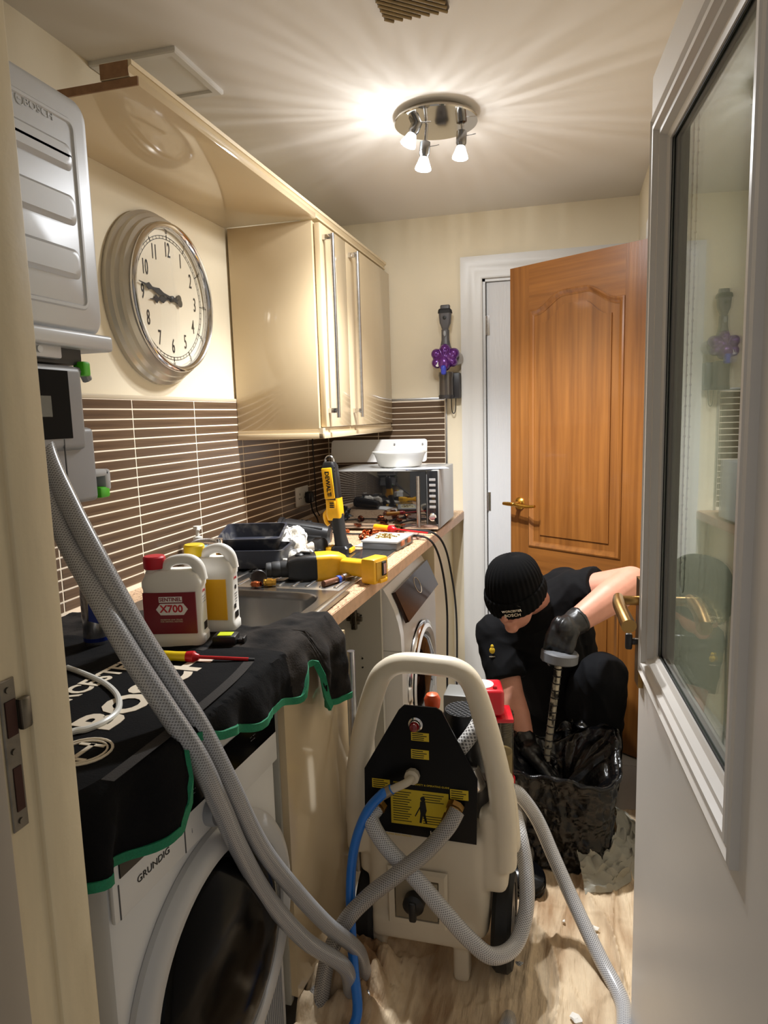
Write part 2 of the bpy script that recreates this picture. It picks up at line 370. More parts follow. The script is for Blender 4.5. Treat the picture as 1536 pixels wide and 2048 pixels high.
B().tube([hb+ON*.05-OU*.004, hb-OU*.03+ON*.047, hb-OU*.055+ON*.047], [.009, .009, .007], 12).fin('lever_tail', brass, od)
# right wall: frame the oak door hangs on
tr = struct(thing('trim_3', None, None, (XR, 2.3, 0)), 'white frame on the side wall where the oak door hangs', 'door frame')
B().bx(XR-.018, XR, 2.76, 2.83, 0, 2.06, .004).bx(XR-.018, XR, 1.98, 2.05, 0, 2.06, .004).bx(XR-.018, XR, 2.05, 2.76, 1.99, 2.06, .004).fin('architrave', whitep, tr)
# ------------------------------------------------------------ white glazed door on the right
L0 = V((1.343, 1.46, 0)); GU = V((.070, -.998, 0)).normalized(); GN = V((GU.y, -GU.x, 0)); GW = .775; GH = 1.985
if GN.x > 0: GN = -GN
gd = struct(thing('door_1', None, None, L0+GU*GW), 'white half-glazed door with antique brass handle standing open', 'door')
s0, s1, z0, z1 = .050, .668, .86, 1.895
def slab(P, name): B().prism(P, L0, GU, Z, GN, -.044, 0).fin(name, doorp, gd)
slab([(0, .008), (s0, .008), (s0, GH), (0, GH)], 'stile'); slab([(s1, .008), (GW, .008), (GW, GH), (s1, GH)], 'stile')
slab([(s0, .008), (s1, .008), (s1, z0), (s0, z0)], 'rail'); slab([(s0, z1), (s1, z1), (s1, GH), (s0, GH)], 'rail')
bead = [(0, 0), (0, .010), (.006, .012), (.010, .006), (.016, .006), (.020, .011), (.028, .011), (.031, .002), (.040, .002), (.044, -.010), (.052, -.014), (.052, -.02), (0, -.02)]
R_ = [(s0, z0), (s1, z0), (s1, z1), (s0, z1)]
if GU.cross(Z).dot(GN) < 0: pass
bd = B().sweep(R_, bead, L0, GU, Z, GN).fin('glazing_bead', doorp, gd, ang=25)
B().sweep(R_, [(q, -.044-h*.6) for q, h in bead], L0, GU, Z, GN).fin('glazing_bead', doorp, gd, ang=25)
B().sweep([(s0+.05, z0+.05), (s1-.05, z0+.05), (s1-.05, z1-.05), (s0+.05, z1-.05)], [(0, -.017), (.005, -.017), (.005, -.0185), (0, -.0185)], L0, GU, Z, GN).fin('glazing_seal', blackr, gd)
B().prism([(s0+.04, z0+.04), (s1-.04, z0+.04), (s1-.04, z1-.04), (s0+.04, z1-.04)], L0, GU, Z, GN, -.024, -.020).fin('pane', glass_mat('door_glass'), gd)
B().prism([(s0+.04, z0+.04), (s1-.04, z0+.04), (s1-.04, z1-.04), (s0+.04, z1-.04)], L0, GU, Z, GN, -.036, -.032).fin('pane', MATS['door_glass'], gd)
hc = L0+GU*.028
B().prism([(.006, .825), (.05, .825), (.05, 1.045), (.006, 1.045)], L0, GU, Z, GN, 0, .010).fin('handle_plate', obrass, gd)
hp = hc+Z*1.0
hd = B().cyl(hp, hp+GN*.045, .0095, n=16).sph(hp+GN*.045, .012)
hd.fin('spindle', obrass, gd)
B().tube([hp+GN*.047-GU*.006+Z*.004, hp+GN*.05+GU*.03, hp+GN*.049+GU*.075-Z*.006, hp+GN*.045+GU*.125-Z*.016], [.010, .0125, .0125, .014], 16).fin('lever', obrass, gd)
tt = hc+Z*.915
B().cyl(tt, tt+GN*.02, .007, n=14).box(tt+GN*.026, (.014, .012, .034), .004).fin('thumb_turn', blackp, gd)
for z in (.3, 1.75): B().cyl(L0+GU*(GW+.004)+Z*(z-.05)+GN*.004, L0+GU*(GW+.004)+Z*(z+.05)+GN*.004, .007, n=12).fin('hinge', chrome, gd)
# blind chain hanging behind the pane
ch = thing('blind_chain', 'white beaded blind chain hanging behind the door glass', 'chain', (1.44, 1.62, .95))
bead_m = mat('bead_white', (205, 200, 190), .4)
for k in range(2):
    y = 1.60+.06*k; bb = B().cyl((1.445, y, 1.0), (1.445, y, 2.06), .0012, n=6)
    for i in range(48): bb.sph((1.445, y, 1.01+i*.022), .0032, 8, 5)
    bb.fin('strand', bead_m, ch)
B().tube([(1.445, 1.60, 1.0), (1.445, 1.612, .975), (1.445, 1.648, .975), (1.445, 1.66, 1.0)], .0014, 6).fin('loop', bead_m, ch)
B().bx(1.43, XR, 1.585, 1.675, 2.05, 2.09, .006).fin('chain_bracket', whitepl, ch)
# ------------------------------------------------------------ ceiling things
ht = thing('loft_hatch', 'white framed access hatch in the ceiling above the cornice', 'hatch', (.13, 1.78, CEIL))
B().sweep([(.0, 1.655), (.25, 1.655), (.25, 1.905), (.0, 1.905)], [(0, 0), (0, -.010), (.004, -.013), (.022, -.012), (.026, -.006), (.026, 0)], (0, 0, CEIL), X, Y, Z).fin('hatch_frame', whitep, ht)
B().bx(.028, .222, 1.683, 1.877, CEIL-.006, CEIL).fin('hatch_panel', whitep, ht)
vt = thing('ceiling_vent', 'gold-brown slatted vent cover on the ceiling', 'vent', (.85, 1.615, CEIL))
vm = mat('tarnished_vent', (150, 128, 88), .4, var=.2, vscale=(30, 30, 30))
B().bx(.775, .928, 1.53, 1.70, CEIL-.012, CEIL, .006).fin('vent_body', mat('vent_dark', (70, 56, 34), .6), vt)
for k in range(21):
    c = -.14+.0140*k
    # diagonal bars clipped to the square
    P = []
    for t in (-.2, .2):
        P.append(V((t*.75+c*.7, t*.66-c*.7)))
    d = (P[1]-P[0]).normalized(); lo_, hi_ = -9, 9
    for i, hw in ((0, .072), (1, .081)):
        a_, b_ = (-hw-P[0][i])/d[i], (hw-P[0][i])/d[i]; lo_ = max(lo_, min(a_, b_)); hi_ = min(hi_, max(a_, b_))
    if hi_-lo_ > .012:
        p, q = P[0]+d*lo_, P[0]+d*hi_
        B().cyl((.8515+p.x, 1.615+p.y, CEIL-.0145), (.8515+q.x, 1.615+q.y, CEIL-.0145), .0036, n=8).fin('slat', vm, vt)
# spotlight cluster
lt = thing('ceiling_spotlight', 'chrome round ceiling fitting with three small spotlight bulbs', 'light', (.79, 2.26, CEIL))
lc = V((.789, 2.26, CEIL))
B().lathe([(.105, 0), (.105, -.014), (.128, -.016), (.130, -.022), (.128, -.026), (.001, -.027)], lc, Z, 64).fin('ceiling_plate', mat('mirror_chrome', (205, 200, 192), .07, 1), lt)
glowm = mat('lit_bulb', (255, 252, 245), .2, emit=(255, 250, 240), est=14)
glowg = mat('lit_reflector_glass', (245, 250, 250), .08, emit=(235, 248, 255), est=2.2)
def lamp(px, py, tipx, tipy, y, nm):
    top = at(px, py, y=y); top.z = CEIL-.027; tip = at(tipx, tipy, y=y-.01)
    return top, tip
def rays(li, streak):
    """a reflector bulb: wide forward beam plus the streaky light that leaks backwards through its faceted glass"""
    li.use_nodes = True; n = li.node_tree.nodes; l = li.node_tree.links
    em = n['Emission']; tc = n.new('ShaderNodeTexCoord'); sx = n.new('ShaderNodeSeparateXYZ'); l.new(tc.outputs['Normal'], sx.inputs[0])
    fl = n.new('ShaderNodeVectorMath'); fl.operation = 'MULTIPLY'; fl.inputs[1].default_value = (1, 1, 0); l.new(tc.outputs['Normal'], fl.inputs[0])
    nn = n.new('ShaderNodeVectorMath'); nn.operation = 'NORMALIZE'; l.new(fl.outputs[0], nn.inputs[0])
    nt = n.new('ShaderNodeTexNoise'); nt.inputs['Scale'].default_value = 21; nt.inputs['Detail'].default_value = 4; l.new(nn.outputs[0], nt.inputs[0])
    cr = n.new('ShaderNodeMapRange'); cr.inputs[1].default_value = .47; cr.inputs[2].default_value = .72; cr.inputs[3].default_value = UP_LO; cr.inputs[4].default_value = streak; l.new(nt.outputs['Fac'], cr.inputs[0])
    up = n.new('ShaderNodeMapRange'); up.inputs[1].default_value = -.1; up.inputs[2].default_value = .15; l.new(sx.outputs[2], up.inputs[0])
    dn = n.new('ShaderNodeMapRange'); dn.interpolation_type = 'SMOOTHSTEP'; dn.inputs[1].default_value = -.45; dn.inputs[2].default_value = -.92; dn.inputs[3].default_value = 1.0; dn.inputs[4].default_value = BEAM; l.new(sx.outputs[2], dn.inputs[0])
    mx = n.new('ShaderNodeMix'); mx.data_type = 'FLOAT'; l.new(up.outputs[0], mx.inputs[0]); l.new(dn.outputs[0], mx.inputs[2]); l.new(cr.outputs[0], mx.inputs[3])
    l.new(mx.outputs[0], em.inputs['Strength'])
for k, (px, py, tx, ty, yy, w) in enumerate(((833, 225, 815, 292, 2.235, 1.0), (853, 240, 846, 341, 2.255, 1.0), (924, 235, 920, 318, 2.31, 1.0))):
    top, tip = lamp(px, py, tx, ty, yy, k)
    d = (top-tip).normalized(); L = (top-tip).length
    hd = B().cyl(top, tip+d*.085, .0055, n=12).fin('stem', chrome, lt)
    B().lathe([(.0085, .088), (.0165, .084), (.0165, .048), (.014, .044), (.0125, .036)], tip, d, 24).fin('lamp_holder', mat('lamp_chrome', (150, 150, 152), .2, 1), lt)
    bulb = B().lathe([(.012, .040), (.015, .034), (.019, .022), (.0245, .008), (.025, .003), (.0235, .003)], tip, d, 24, cap=False).fin('bulb_glass', glowg, lt)
    B().lathe([(.0235, .004), (.012, .001), (.001, 0)], tip, d, 24).fin('bulb_face', glowm, lt)
    B().tube([tip+d*.07+X*.016, tip+d*.072+X*.045], .0012, 6, 1).fin('adjuster_pin', chrome, lt)
    li = bpy.data.lights.new('bulb_light', 'POINT'); li.energy = LAMP_W*w; li.color = LAMP_C; li.shadow_soft_size = .022
    lo_ = bpy.data.objects.new('bulb_light', li); COL.objects.link(lo_); lo_.location = tip-d*.03; setpar(lo_, lt); rays(li, UP_HI)
# ============================================================ wall units and cornice
wc = thing('wall_cabinet', 'cream gloss wall cabinet with two long bar handles', 'cabinet', (.17, 2.85, 1.31))
CY0, CY1, CZ0, CZ1, CXF = 2.352, YB-.004, 1.335, 2.058, .33
B().bx(.010, CXF, CY0, CY0+.018, CZ0-.02, CZ1, .001).fin('end_panel', gloss, wc)
B().bx(.010, CXF-.004, CY0+.018, CY1-.012, CZ0, CZ1).fin('carcass', creamend, wc)
for y0, y1 in ((CY0+.022, 2.662), (2.667, CY1-.014)):
    d = B().bx(CXF, CXF+.022, y0, y1, CZ0+.012, CZ1-.003, .003).fin('door', gloss, wc)
    hy = y0+.028 if y0 < 2.5 else y0+.03
    hb_ = B().cyl((CXF+.058, hy, CZ0+.045), (CXF+.058, hy, 2.02), .0068, n=20).fin('handle', brushed, d)
    for zz in (2.0, CZ0+.062): B().bx(CXF+.022, CXF+.058, hy-.007, hy+.007, zz, zz+.018, .002).fin('handle_post', chrome, d)
# light pelmet under the cabinet
pp = [(0, 0), (.010, 0), (.010, -.012), (.016, -.016), (.016, -.026), (-.002, -.026), (-.002, 0)]
B().bx(.010, CXF+.018, CY0-.008, CY0+.010, CZ0-.028, CZ0-.008, .002).bx(.010, CXF+.012, CY0-.002, CY0+.012, CZ0-.012, CZ0+.004).bx(CXF, CXF+.022, CY0-.008, CY1-.012, CZ0-.028, CZ0-.008, .002).bx(CXF, CXF+.014, CY0-.002, CY1-.012, CZ0-.012, CZ0+.010).fin('light_pelmet', gloss, wc)
br = thing('bridging_shelf', 'cream gloss shelf board spanning above the wall clock', 'shelf', (.17, 1.33, 2.06))
B().bx(.0, CXF+.018, 1.335, CY0-.001, 2.06, 2.078, .001).fin('shelf_board', gloss, br)
B().bx(.001, CXF+.017, 1.332, 1.3348, 2.0605, 2.0775).fin('cut_edge', brownedge, br)
cn = thing('cornice', 'cream cornice moulding running along the tops of the wall units', 'cornice', (.3, 1.33, 2.08))
cpoly = [(.262, 2.079), (.330, 2.079), (.330, 2.085), (.324, 2.088), (.324, 2.091), (.334, 2.100), (.337, 2.100), (.337, 2.110), (.262, 2.110)]
B().prism(cpoly, (0, 0, 0), X, Z, Y, 1.330, CY1).fin('cornice_moulding', mat('cream_satin_cornice', (226, 208, 174), .3), cn, ang=25)
B().prism([(.263, 2.08), (.329, 2.08), (.329, 2.109), (.263, 2.109)], (0, 0, 0), X, Z, Y, 1.3285, 1.3299).fin('cut_end', brownedge, cn)
# ============================================================ worktop, sink
WZ = .912
def wfx(y): return .628+.0272*(y-.7)-max(0, .85-y)*.28          # the front edge runs slightly out of parallel with the wall
WX = .668
chip = mat('speckled_worktop', (205, 172, 138), .42, col2=(120, 84, 60), vscale=(190, 190, 190), detail=2, contrast=(.36, .50))
wt = thing('worktop', 'speckled beige laminate worktop running along the left wall', 'worktop', (.33, 2, WZ-.038))
# sheet with a cut-out for the sink bowl
SY0, SY1, SX0, SX1 = 1.33, 2.30, .10, .606   # sink unit
BY0, BY1, BX0, BX1 = 1.36, 1.70, .18, .580    # bowl
pc = lambda bb, x0, y0, y1, x1=None: bb.prism([(x0, y0), (x1 or wfx(y0), y0), (x1 or wfx(y1), y1), (x0, y1)], (0, 0, WZ-.038), X, Y, Z, 0, .038)
bb = B(); pc(bb, .0095, .668, .85); pc(bb, .0095, .85, BY0); pc(bb, .0095, BY0, BY1, BX0); pc(bb, BX1, BY0, BY1); pc(bb, .0095, BY1, YB-.011)
bb.fin('slab', chip, wt)
B().prism([(wfx(.668)-.0005, .668), (wfx(.668)+.0015, .668), (wfx(.85)+.0015, .85), (wfx(YB)+.0015, YB-.012), (wfx(YB)-.0005, YB-.012), (wfx(.85)-.0005, .85)], (0, 0, WZ-.0375), X, Y, Z, 0, .0355).fin('edge_band', mat('worktop_edge', (196, 160, 130), .45, var=.12, vscale=(60, 40, 60)), wt)
sk = thing('sink', 'stainless steel sink and ribbed drainer in the worktop', 'sink', (.36, 1.7, WZ))
# rim with bowl opening: bowl by grid
def rr(t, hx, hy, r):
    """rounded rectangle outline"""
    a = 2*math.pi*t; c, s_ = math.cos(a), math.sin(a); n = 5
    q = (abs(c)**n+abs(s_)**n)**(-1/n)
    return c*q*hx, s_*q*hy
bc = V(((BX0+BX1)/2, (BY0+BY1)/2, 0)); hx, hy = (BX1-BX0)/2-.004, (BY1-BY0)/2-.004
lv = [(1.0, WZ+.004), (.985, WZ+.001), (.97, WZ-.02), (.95, WZ-.13), (.90, WZ-.155), (.75, WZ-.162), (.1, WZ-.165), (.001, WZ-.166)]
bo = B(); bo.skin([[bo.bm.verts.new(bc+V((rr(i/48, hx, hy, 0)[0]*k, rr(i/48, hx, hy, 0)[1]*k, z))) for i in range(48)] for k, z in lv], cap=False)
bo.fin('bowl', steel, sk)
rm = B(); R0 = []; R1 = []
for i in range(48):
    x, y = rr(i/48, hx, hy, 0); R0.append(rm.bm.verts.new(bc+V((x, y, WZ+.004))))
    a = 2*math.pi*i/48; c, s_ = math.cos(a), math.sin(a); q = 1/max(abs(c)/((SX1-SX0)/2-.0), abs(s_)/(hy+.03)); R1.append(rm.bm.verts.new(V((bc.x+c*q-.02*(c*q < 0)*1.0, bc.y+s_*q, WZ+.004))))
rm.skin([R0, R1], cap=False); rm.bx(SX0, SX1, BY1+.024, SY1, WZ+.0005, WZ+.004, .002).bx(SX1-.004, SX1+.012, SY0, SY1, WZ, WZ+.0065, .002).fin('rim', steel, sk)
for k in range(11):
    x = .16+.042*k
    B().box((x, 2.0, WZ+.0045), (.012, .50, .006), .0028).fin('drainer_rib', steel, sk)
B().lathe([(.035, 0), (.035, .003), (.02, .003), (.018, 0)], (bc.x, bc.y, WZ-.1655), Z, 24).fin('drain', chrome, sk)
# ============================================================ dryer (near)
FX = .62
dr = thing('tumble_dryer', 'white tumble dryer with black control panel under the black mat', 'dryer', (.33, .98, 0))
B().bx(.25, FX, .735, 1.230, .01, .868, .012).fin('cabinet', applw, dr)
B().bx(FX, FX+.008, .738, 1.228, .690, .866, .003).fin('fascia', applw, dr)
B().bx(FX+.008, FX+.010, .752, 1.222, .752, .812, .0008, 1).fin('display', blackg, dr)
for yy in (.748, .904): B().bx(FX+.008, FX+.009, yy, yy+.002, .692, .745).fin('drawer_gap', dgrey, dr)
text('lettering', 'GRUNDIG', .0155, (FX+.0085, .826, .7245), (0, 1, 0), Z, ink, dr, sx=1.1)
B().lathe([(.026, 0), (.026, .012), (.023, .017), (.001, .018)], (FX+.008, .982, .722), X, 32).fin('dial', greypl, dr)
for k in range(3): text('lettering', '- -  -- -\n-- - --', .007, (FX+.0103, .93+.1*k, .783), (0, 1, 0), Z, greypl, dr)
text('lettering', 'i', .012, (FX+.0085, .925, .718), (0, 1, 0), Z, greypl, dr)
DC = V((FX+.001, .990, .430))
do = B().lathe([(.252, 0), (.252, .010), (.244, .020), (.226, .026), (.206, .022), (.200, .015), (.198, .010)], DC, X, 72, cap=False).fin('door_ring', mat('dryer_ring', (196, 195, 194), .3), dr)
B().lathe([(.203, .012), (.19, .024), (.14, .040), (.07, .047), (.001, .049)], DC, X, 64).fin('door_glass', mat('dark_door_glass', (5, 5, 6), .14, spec=.12), dr)
for k in range(16):
    B().bx(FX, FX+.004, 1.085+.0078*k, 1.0885+.0078*k, .055, min(.265, .11+.0105*k), .001, 1).fin('grille_slat', greypl, dr)
pv = V((FX, 1.242, 0)); th = math.radians(-3.2)
dr.location = pv+M.Rotation(th, 3, 'Z')@(V(dr.location)-pv); dr.rotation_euler.z = th      # stands slightly skew
# ============================================================ sink base unit with door ajar
su = thing('sink_cabinet', 'cream sink base cabinet with one gloss door ajar', 'cabinet', (.33, 1.66, 0))
B().bx(.04, FX-.002, 1.25, 1.268, .10, .868).bx(.04, FX-.002, 2.07, 2.088, .10, .868).bx(.04, FX-.01, 1.268, 2.07, .10, .118).bx(.04, .052, 1.268, 2.07, .118, .868).fin('carcass', mat('grey_carcass', (178, 176, 166), .5), su)
B().bx(.5, .515, 1.25, 2.10, 0, .10).fin('plinth', gloss, su)
# hinge line at the near side
hz = V((FX-.006, 1.258, 0)); DU = V((math.sin(math.radians(5.5)), math.cos(math.radians(5.5)), 0)); DN = V((DU.y, -DU.x, 0))
dm = B().prism([(0, .118), (.318, .118), (.318, .858), (0, .858)], hz, DU, Z, DN, 0, .02).fin('door', gloss, su)
hq = hz+DU*.292+DN*.046
B().cyl(hq+Z*.235, hq+Z*.815, .0095, n=20).fin('handle', brushed, dm)
for z in (.27, .78): B().cyl(hz+DU*.292+DN*.02+Z*z, hq+Z*z, .0055, n=12).fin('handle_post', chrome, dm)
hp_ = B()
hp_.bx(.515, .548, 2.062, 2.07, .715, .752, .003).bx(.522, .541, 2.05, 2.064, .70, .765, .003).bx(.505, .558, 2.055, 2.066, .727, .742, .002).cyl((.530, 2.05, .75), (.530, 2.043, .75), .006, n=12).cyl((.532, 2.05, .712), (.532, 2.043, .712), .006, n=12)
hp_.fin('hinge_plate', mat('hinge_metal', (112, 104, 92), .3, 1), su)
for z in (.80, .745, .60, .57, .45, .42): B().cyl((.552, 2.0695, z), (.552, 2.066, z), .0028, n=10).fin('shelf_pin_hole', ink, su)
# ============================================================ washing machine (far)
wm = thing('washing_machine', 'white washing machine with slanted dark control panel under the worktop', 'washer', (.33, 2.45, 0))
WY0, WY1 = 2.15, 2.745
wp = [(.06, .012), (.655, .012), (.664, .03), (.664, .60), (.662, .655), (.654, .70), (.640, .745), (.622, .785), (.606, .812), (.590, .820), (.06, .835)]
B().prism(wp, (0, 0, 0), X, Z, Y, WY0, WY1).fin('cabinet', applw, wm, ang=30)
B().bx(.30, .32, WY0-.0006, WY0+.001, .04, .79).bx(.57, .572, WY0-.0006, WY0+.001, .02, .80).bx(.572, .664, WY0-.0006, WY0+.001, .600, .602).fin('panel_joint', mat('joint_grey', (150, 148, 145), .5), wm)
a_, b_ = V((.627, 0, .790)), V((.672, 0, .688)); pu = (b_-a_).normalized(); pn = V((-pu.z, 0, pu.x)).normalized(); pn = pn if pn.x > 0 else -pn
B().prism([(0, 0), (.53, 0), (.53, .112), (0, .112)], a_+Y*2.195, Y, pu, pn, -.004, .010).fin('control_panel', mat('dark_panel_oak_reflection', (44, 26, 16), .16, spec=.25), wm)  # dark panel tinted brown: the oak door's reflection is put into its colour
B().tube([a_+Y*(2.46+.035*math.cos(t*.5236))+pu*(.045+.03*math.sin(t*.5236))+pn*.0105 for t in range(12)], .0011, 6, 3, closed=True).fin('panel_mark', printw, wm)
PC_ = V((.660, 2.43, .415))
B().lathe([(.212, 0), (.212, .012), (.206, .022), (.196, .025)], PC_, X, 64, cap=False).fin('porthole_trim', chrome, wm)
B().lathe([(.197, .024), (.180, .030), (.163, .022), (.158, .010)], PC_, X, 64, cap=False).fin('porthole_ring', applw, wm)
B().lathe([(.160, .012), (.14, .03), (.09, .045), (.001, .05)], PC_, X, 48).fin('porthole_glass', mat('porthole_glass', (22, 12, 8), .05, coat=.6), wm)
ep = thing('end_panel', 'cream end panel between washing machine and far wall', 'panel', (.34, 2.8, 0))
B().bx(.04, .655, 2.785, 2.803, 0, WZ-.039).bx(.625, .643, 2.803, YB-.012, 0, WZ-.039).fin('panel_board', creamend, ep)
# ============================================================ boiler on the left wall
bl = thing('boiler', 'silver wall boiler casing with pressed ribs and embossed logo', 'boiler', (.17, .97, 1.51))
alu = mat('pressed_aluminium', (190, 193, 197), .42, .3, var=.06, vscale=(3, 3, 3), bump=.02, bscale=12)
FB = .345; BYA, BYB = .76, 1.165
B().bx(.002, FB-.02, BYA, BYB-.012, 1.535, 1.955, .006).fin('casing', mat('casing_grey', (120, 122, 125), .5), bl)
def rrect(x0, x1, y0, y1, r, n=6):
    P = []
    for cx, cy, a0 in ((x1-r, y1-r, 0), (x0+r, y1-r, 90), (x0+r, y0+r, 180), (x1-r, y0+r, 270)):
        for i in range(n+1):
            a = math.radians(a0+90*i/n); P.append((cx+r*math.cos(a), cy+r*math.sin(a)))
    return P
fr = B(); o_ = V((FB-.03, 0, 0))
loops = []
for ins, h in ((0, 0), (0, .022), (.004, .027), (.010, .030)):
    loops.append([fr.bm.verts.new(V((o_.x+h, y, z))) for y, z in rrect(BYA+ins, BYB-ins, 1.545+ins, 1.955-ins, .03)])
fr.skin(loops); cover = fr.fin('front_cover', alu, bl)
for z0, z1 in ((1.822, 1.868), (1.730, 1.782), (1.638, 1.690)):
    fr = B(); lp = []
    for ins, h in ((0, 0), (.004, .004), (.010, .008), (.016, .008)):
        lp.append([fr.bm.verts.new(V((FB+h, y, z))) for y, z in rrect(BYA+.02+ins, 1.112-ins, z0+ins*.7, z1-ins*.7, .014)])
    fr.skin(lp); fr.fin('pressed_rib', alu, cover)
fr = B(); fr.sweep(rrect(BYA+.03, 1.128, 1.585, 1.915, .02), [(0, 0), (.003, .003), (.008, .003), (.011, 0)], (FB-.0005, 0, 0), Y, Z, X); fr.fin('pressed_edge', alu, cover)
text('lettering', 'BOSCH', .017, (FB+.0003, 1.040, 1.900), Y, Z, alu, cover, ext=.0007, sx=1.2)
B().tube([(FB+.0003, .998+.0085*math.cos(t*.5236), 1.900+.0085*math.sin(t*.5236)) for t in range(12)], .0009, 6, 2, closed=True).bx(FB, FB+.0008, .994, 1.002, 1.899, 1.9015).fin('emblem', alu, cover)
B().bx(.002, FB+.014, BYA, BYB+.006, 1.515, 1.545, .007, 3).fin('bottom_flange', alu, bl)
B().bx(.02, FB-.01, BYA+.01, BYB-.06, 1.488, 1.516).fin('bracket', mat('bracket_dark', (40, 41, 43), .5), bl)
B().bx(FB-.01, FB+.004, .90, 1.04, 1.494, 1.52, .004).cyl((FB+.002, .985, 1.507), (FB+.007, .985, 1.507), .006, n=14).fin('fixing_tab', alu, bl)
cp = thing('boiler_control_unit', 'grey boiler control unit with black display and green clips', 'control unit', (.2, .95, 1.24))
cg = mat('control_grey', (146, 148, 152), .4)
B().bx(.05, FB+.006, BYA, 1.086, 1.335, 1.484, .012, 3).fin('upper_housing', cg, cp)
B().bx(.05, FB-.004, BYA, 1.118, 1.238, 1.375, .010, 3).fin('lower_housing', cg, cp)
B().bx(FB+.006, FB+.0075, BYA+.02, 1.045, 1.357, 1.474, .0007, 1).fin('display', mat('display_black', (10, 10, 11), .4, spec=.05), cp)
B().bx(FB+.0075, FB+.008, .97, .998, 1.395, 1.43).fin('lcd', mat('lcd_dark', (40, 42, 38), .2), cp)
B().bx(FB+.0045, FB+.0065, 1.022, 1.024, 1.275, 1.356).fin('flap_joint', dgrey, cp)
green = mat('clip_green', (76, 190, 30), .4)
B().bx(FB-.02, FB+.004, 1.092, 1.112, 1.468, 1.494, .004).fin('clip', green, cp)
B().tube([(FB-.01, 1.080, 1.474), (FB-.012, 1.108, 1.476), (FB-.012, 1.120, 1.462)], .009, 8).fin('latch_arm', cg, cp)
# side bracket with second clip
B().bx(.19, FB-.03, 1.118, 1.185, 1.278, 1.292, .005).bx(.19, .204, 1.118, 1.21, 1.25, 1.292, .005).bx(.20, FB-.03, 1.172, 1.19, 1.25, 1.292, .005).fin('side_bracket', mat('bracket_light_grey', (176, 178, 180), .4), cp)
B().bx(.24, FB-.04, 1.10, 1.165, 1.236, 1.252, .004).fin('clip_base', mat('clip_dark_green', (20, 60, 16), .5), cp)
B().bx(.275, FB-.03, 1.155, 1.185, 1.236, 1.258, .005).fin('clip', green, cp)
# ============================================================ wall clock
ck = thing('wall_clock', 'large round silver wall clock with cream dial and black numerals', 'clock', (0, 1.88, 1.74))
cc = V((0, 1.885, 1.742))
csil = mat('clock_silver_paint', (190, 184, 172), .22, .35)
B().lathe([(.249, .001), (.249, .014), (.240, .022), (.238, .032), (.228, .040), (.226, .050), (.214, .058), (.210, .060)], cc, X, 96, cap=False).fin('case', csil, ck, ang=20)
B().lathe([(.211, .058), (.214, .066), (.211, .074), (.204, .077), (.197, .073), (.194, .058), (.194, .050)], cc, X, 96, cap=False).fin('bezel', chrome, ck, ang=50)
dial = mat('cream_dial', (238, 228, 205), .5)
B().lathe([(.194, .049), (.001, .0495)], cc, X, 96).fin('dial', dial, ck)
tr_ = B()
for r in (.176, .168): tr_.lathe([(r, .0500), (r+.0008, .0502), (r+.0016, .0500)], cc, X, 96, cap=False)
for k in range(60):
    a = math.radians(6*k); u = V((0, math.sin(a), math.cos(a)))
    tr_.cyl(cc+X*.0502+u*.168, cc+X*.0502+u*(.177 if k % 5 else .182), .0005 if k % 5 else .0011, n=5)
tr_.fin('minute_track', ink, ck)
for h in range(1, 13):
    a = math.radians(30*h); u = V((0, math.sin(a), math.cos(a)))
    text('numeral', str(h), .060, cc+X*.0502+u*.138, Y, Z, ink, ck, ext=.0002, sx=.52, bold=.0002)
    text('minute_numeral', str(5*h), .0125, cc+X*.0502+u*.1885, Y, Z, ink, ck, ext=.0002, sx=.8)
def hand(ang, L, wd, off, name):
    a = math.radians(ang); u = V((0, math.sin(a), math.cos(a))); w = V((0, math.cos(a), -math.sin(a)))
    P = [(-.045, .005), (-.03, .005), (-.012, .004), (0, .009), (.012, .004), (L*.28, .004), (L*.42, wd), (L*.55, .005), (L*.62, .0035), (L*.72, wd*1.05), (L*.80, .003), (L, .0008)]
    poly = [(x, y) for x, y in P]+[(x, -y) for x, y in reversed(P)]
    B().prism(poly, cc+X*off, u, w, X, 0, .0015).lathe([(.012, 0), (.012, .0015), (.001, .0016)], cc+X*off-u*.042, X, 20).fin(name, ink, ck)
hand(276+3, .165, .010, .056, 'minute_hand'); hand(262, .112, .012, .0535, 'hour_hand')
B().lathe([(.009, 0), (.009, .009), (.005, .011)], cc+X*.05, X, 20).fin('hub', ink, ck)
B().lathe([(.194, .066), (.12, .0685), (.001, .0695)], cc, X, 64, cap=False).fin('clock_glass', glass_mat('clock_crystal', (250, 250, 250), .02), ck)
# ============================================================ socket and plug
so = thing('wall_socket', 'white double wall socket on the brown tiles', 'socket', (.01, 2.93, 1.03))
B().bx(.009, .018, 2.868, 3.012, .985, 1.072, .003).fin('face_plate', whitepl, so)
ss = B()
for yc in (2.905, 2.972):
    ss.bx(.018, .0184, yc-.003, yc+.003, 1.035, 1.045).bx(.018, .0184, yc-.014, yc-.007, 1.018, 1.024).bx(.018, .0184, yc+.007, yc+.014, 1.018, 1.024)
ss.fin('slot', ink, so)
B().bx(.018, .021, 2.93, 2.945, 1.052, 1.062, .001).fin('switch', whitepl, so)
pg = thing('mains_plug', 'black mains plug with cable in the white socket', 'plug', (.03, 2.98, 1.0))
B().bx(.019, .052, 2.956, 3.004, .992, 1.046, .010, 3).fin('plug_body', blackp, pg)
B().tube([(.04, 2.98, .995), (.05, 2.975, .955), (.09, 2.92, .93), (.15, 2.78, .922), (.20, 2.66, .920), (.33, 2.60, .918), (.42, 2.60, .918)], .0035, 8).fin('cable', blackr, pg)
hk = thing('hanging_cable', 'thin black cable hanging from under the wall cabinet', 'cable', (.02, 3.1, 1.0))
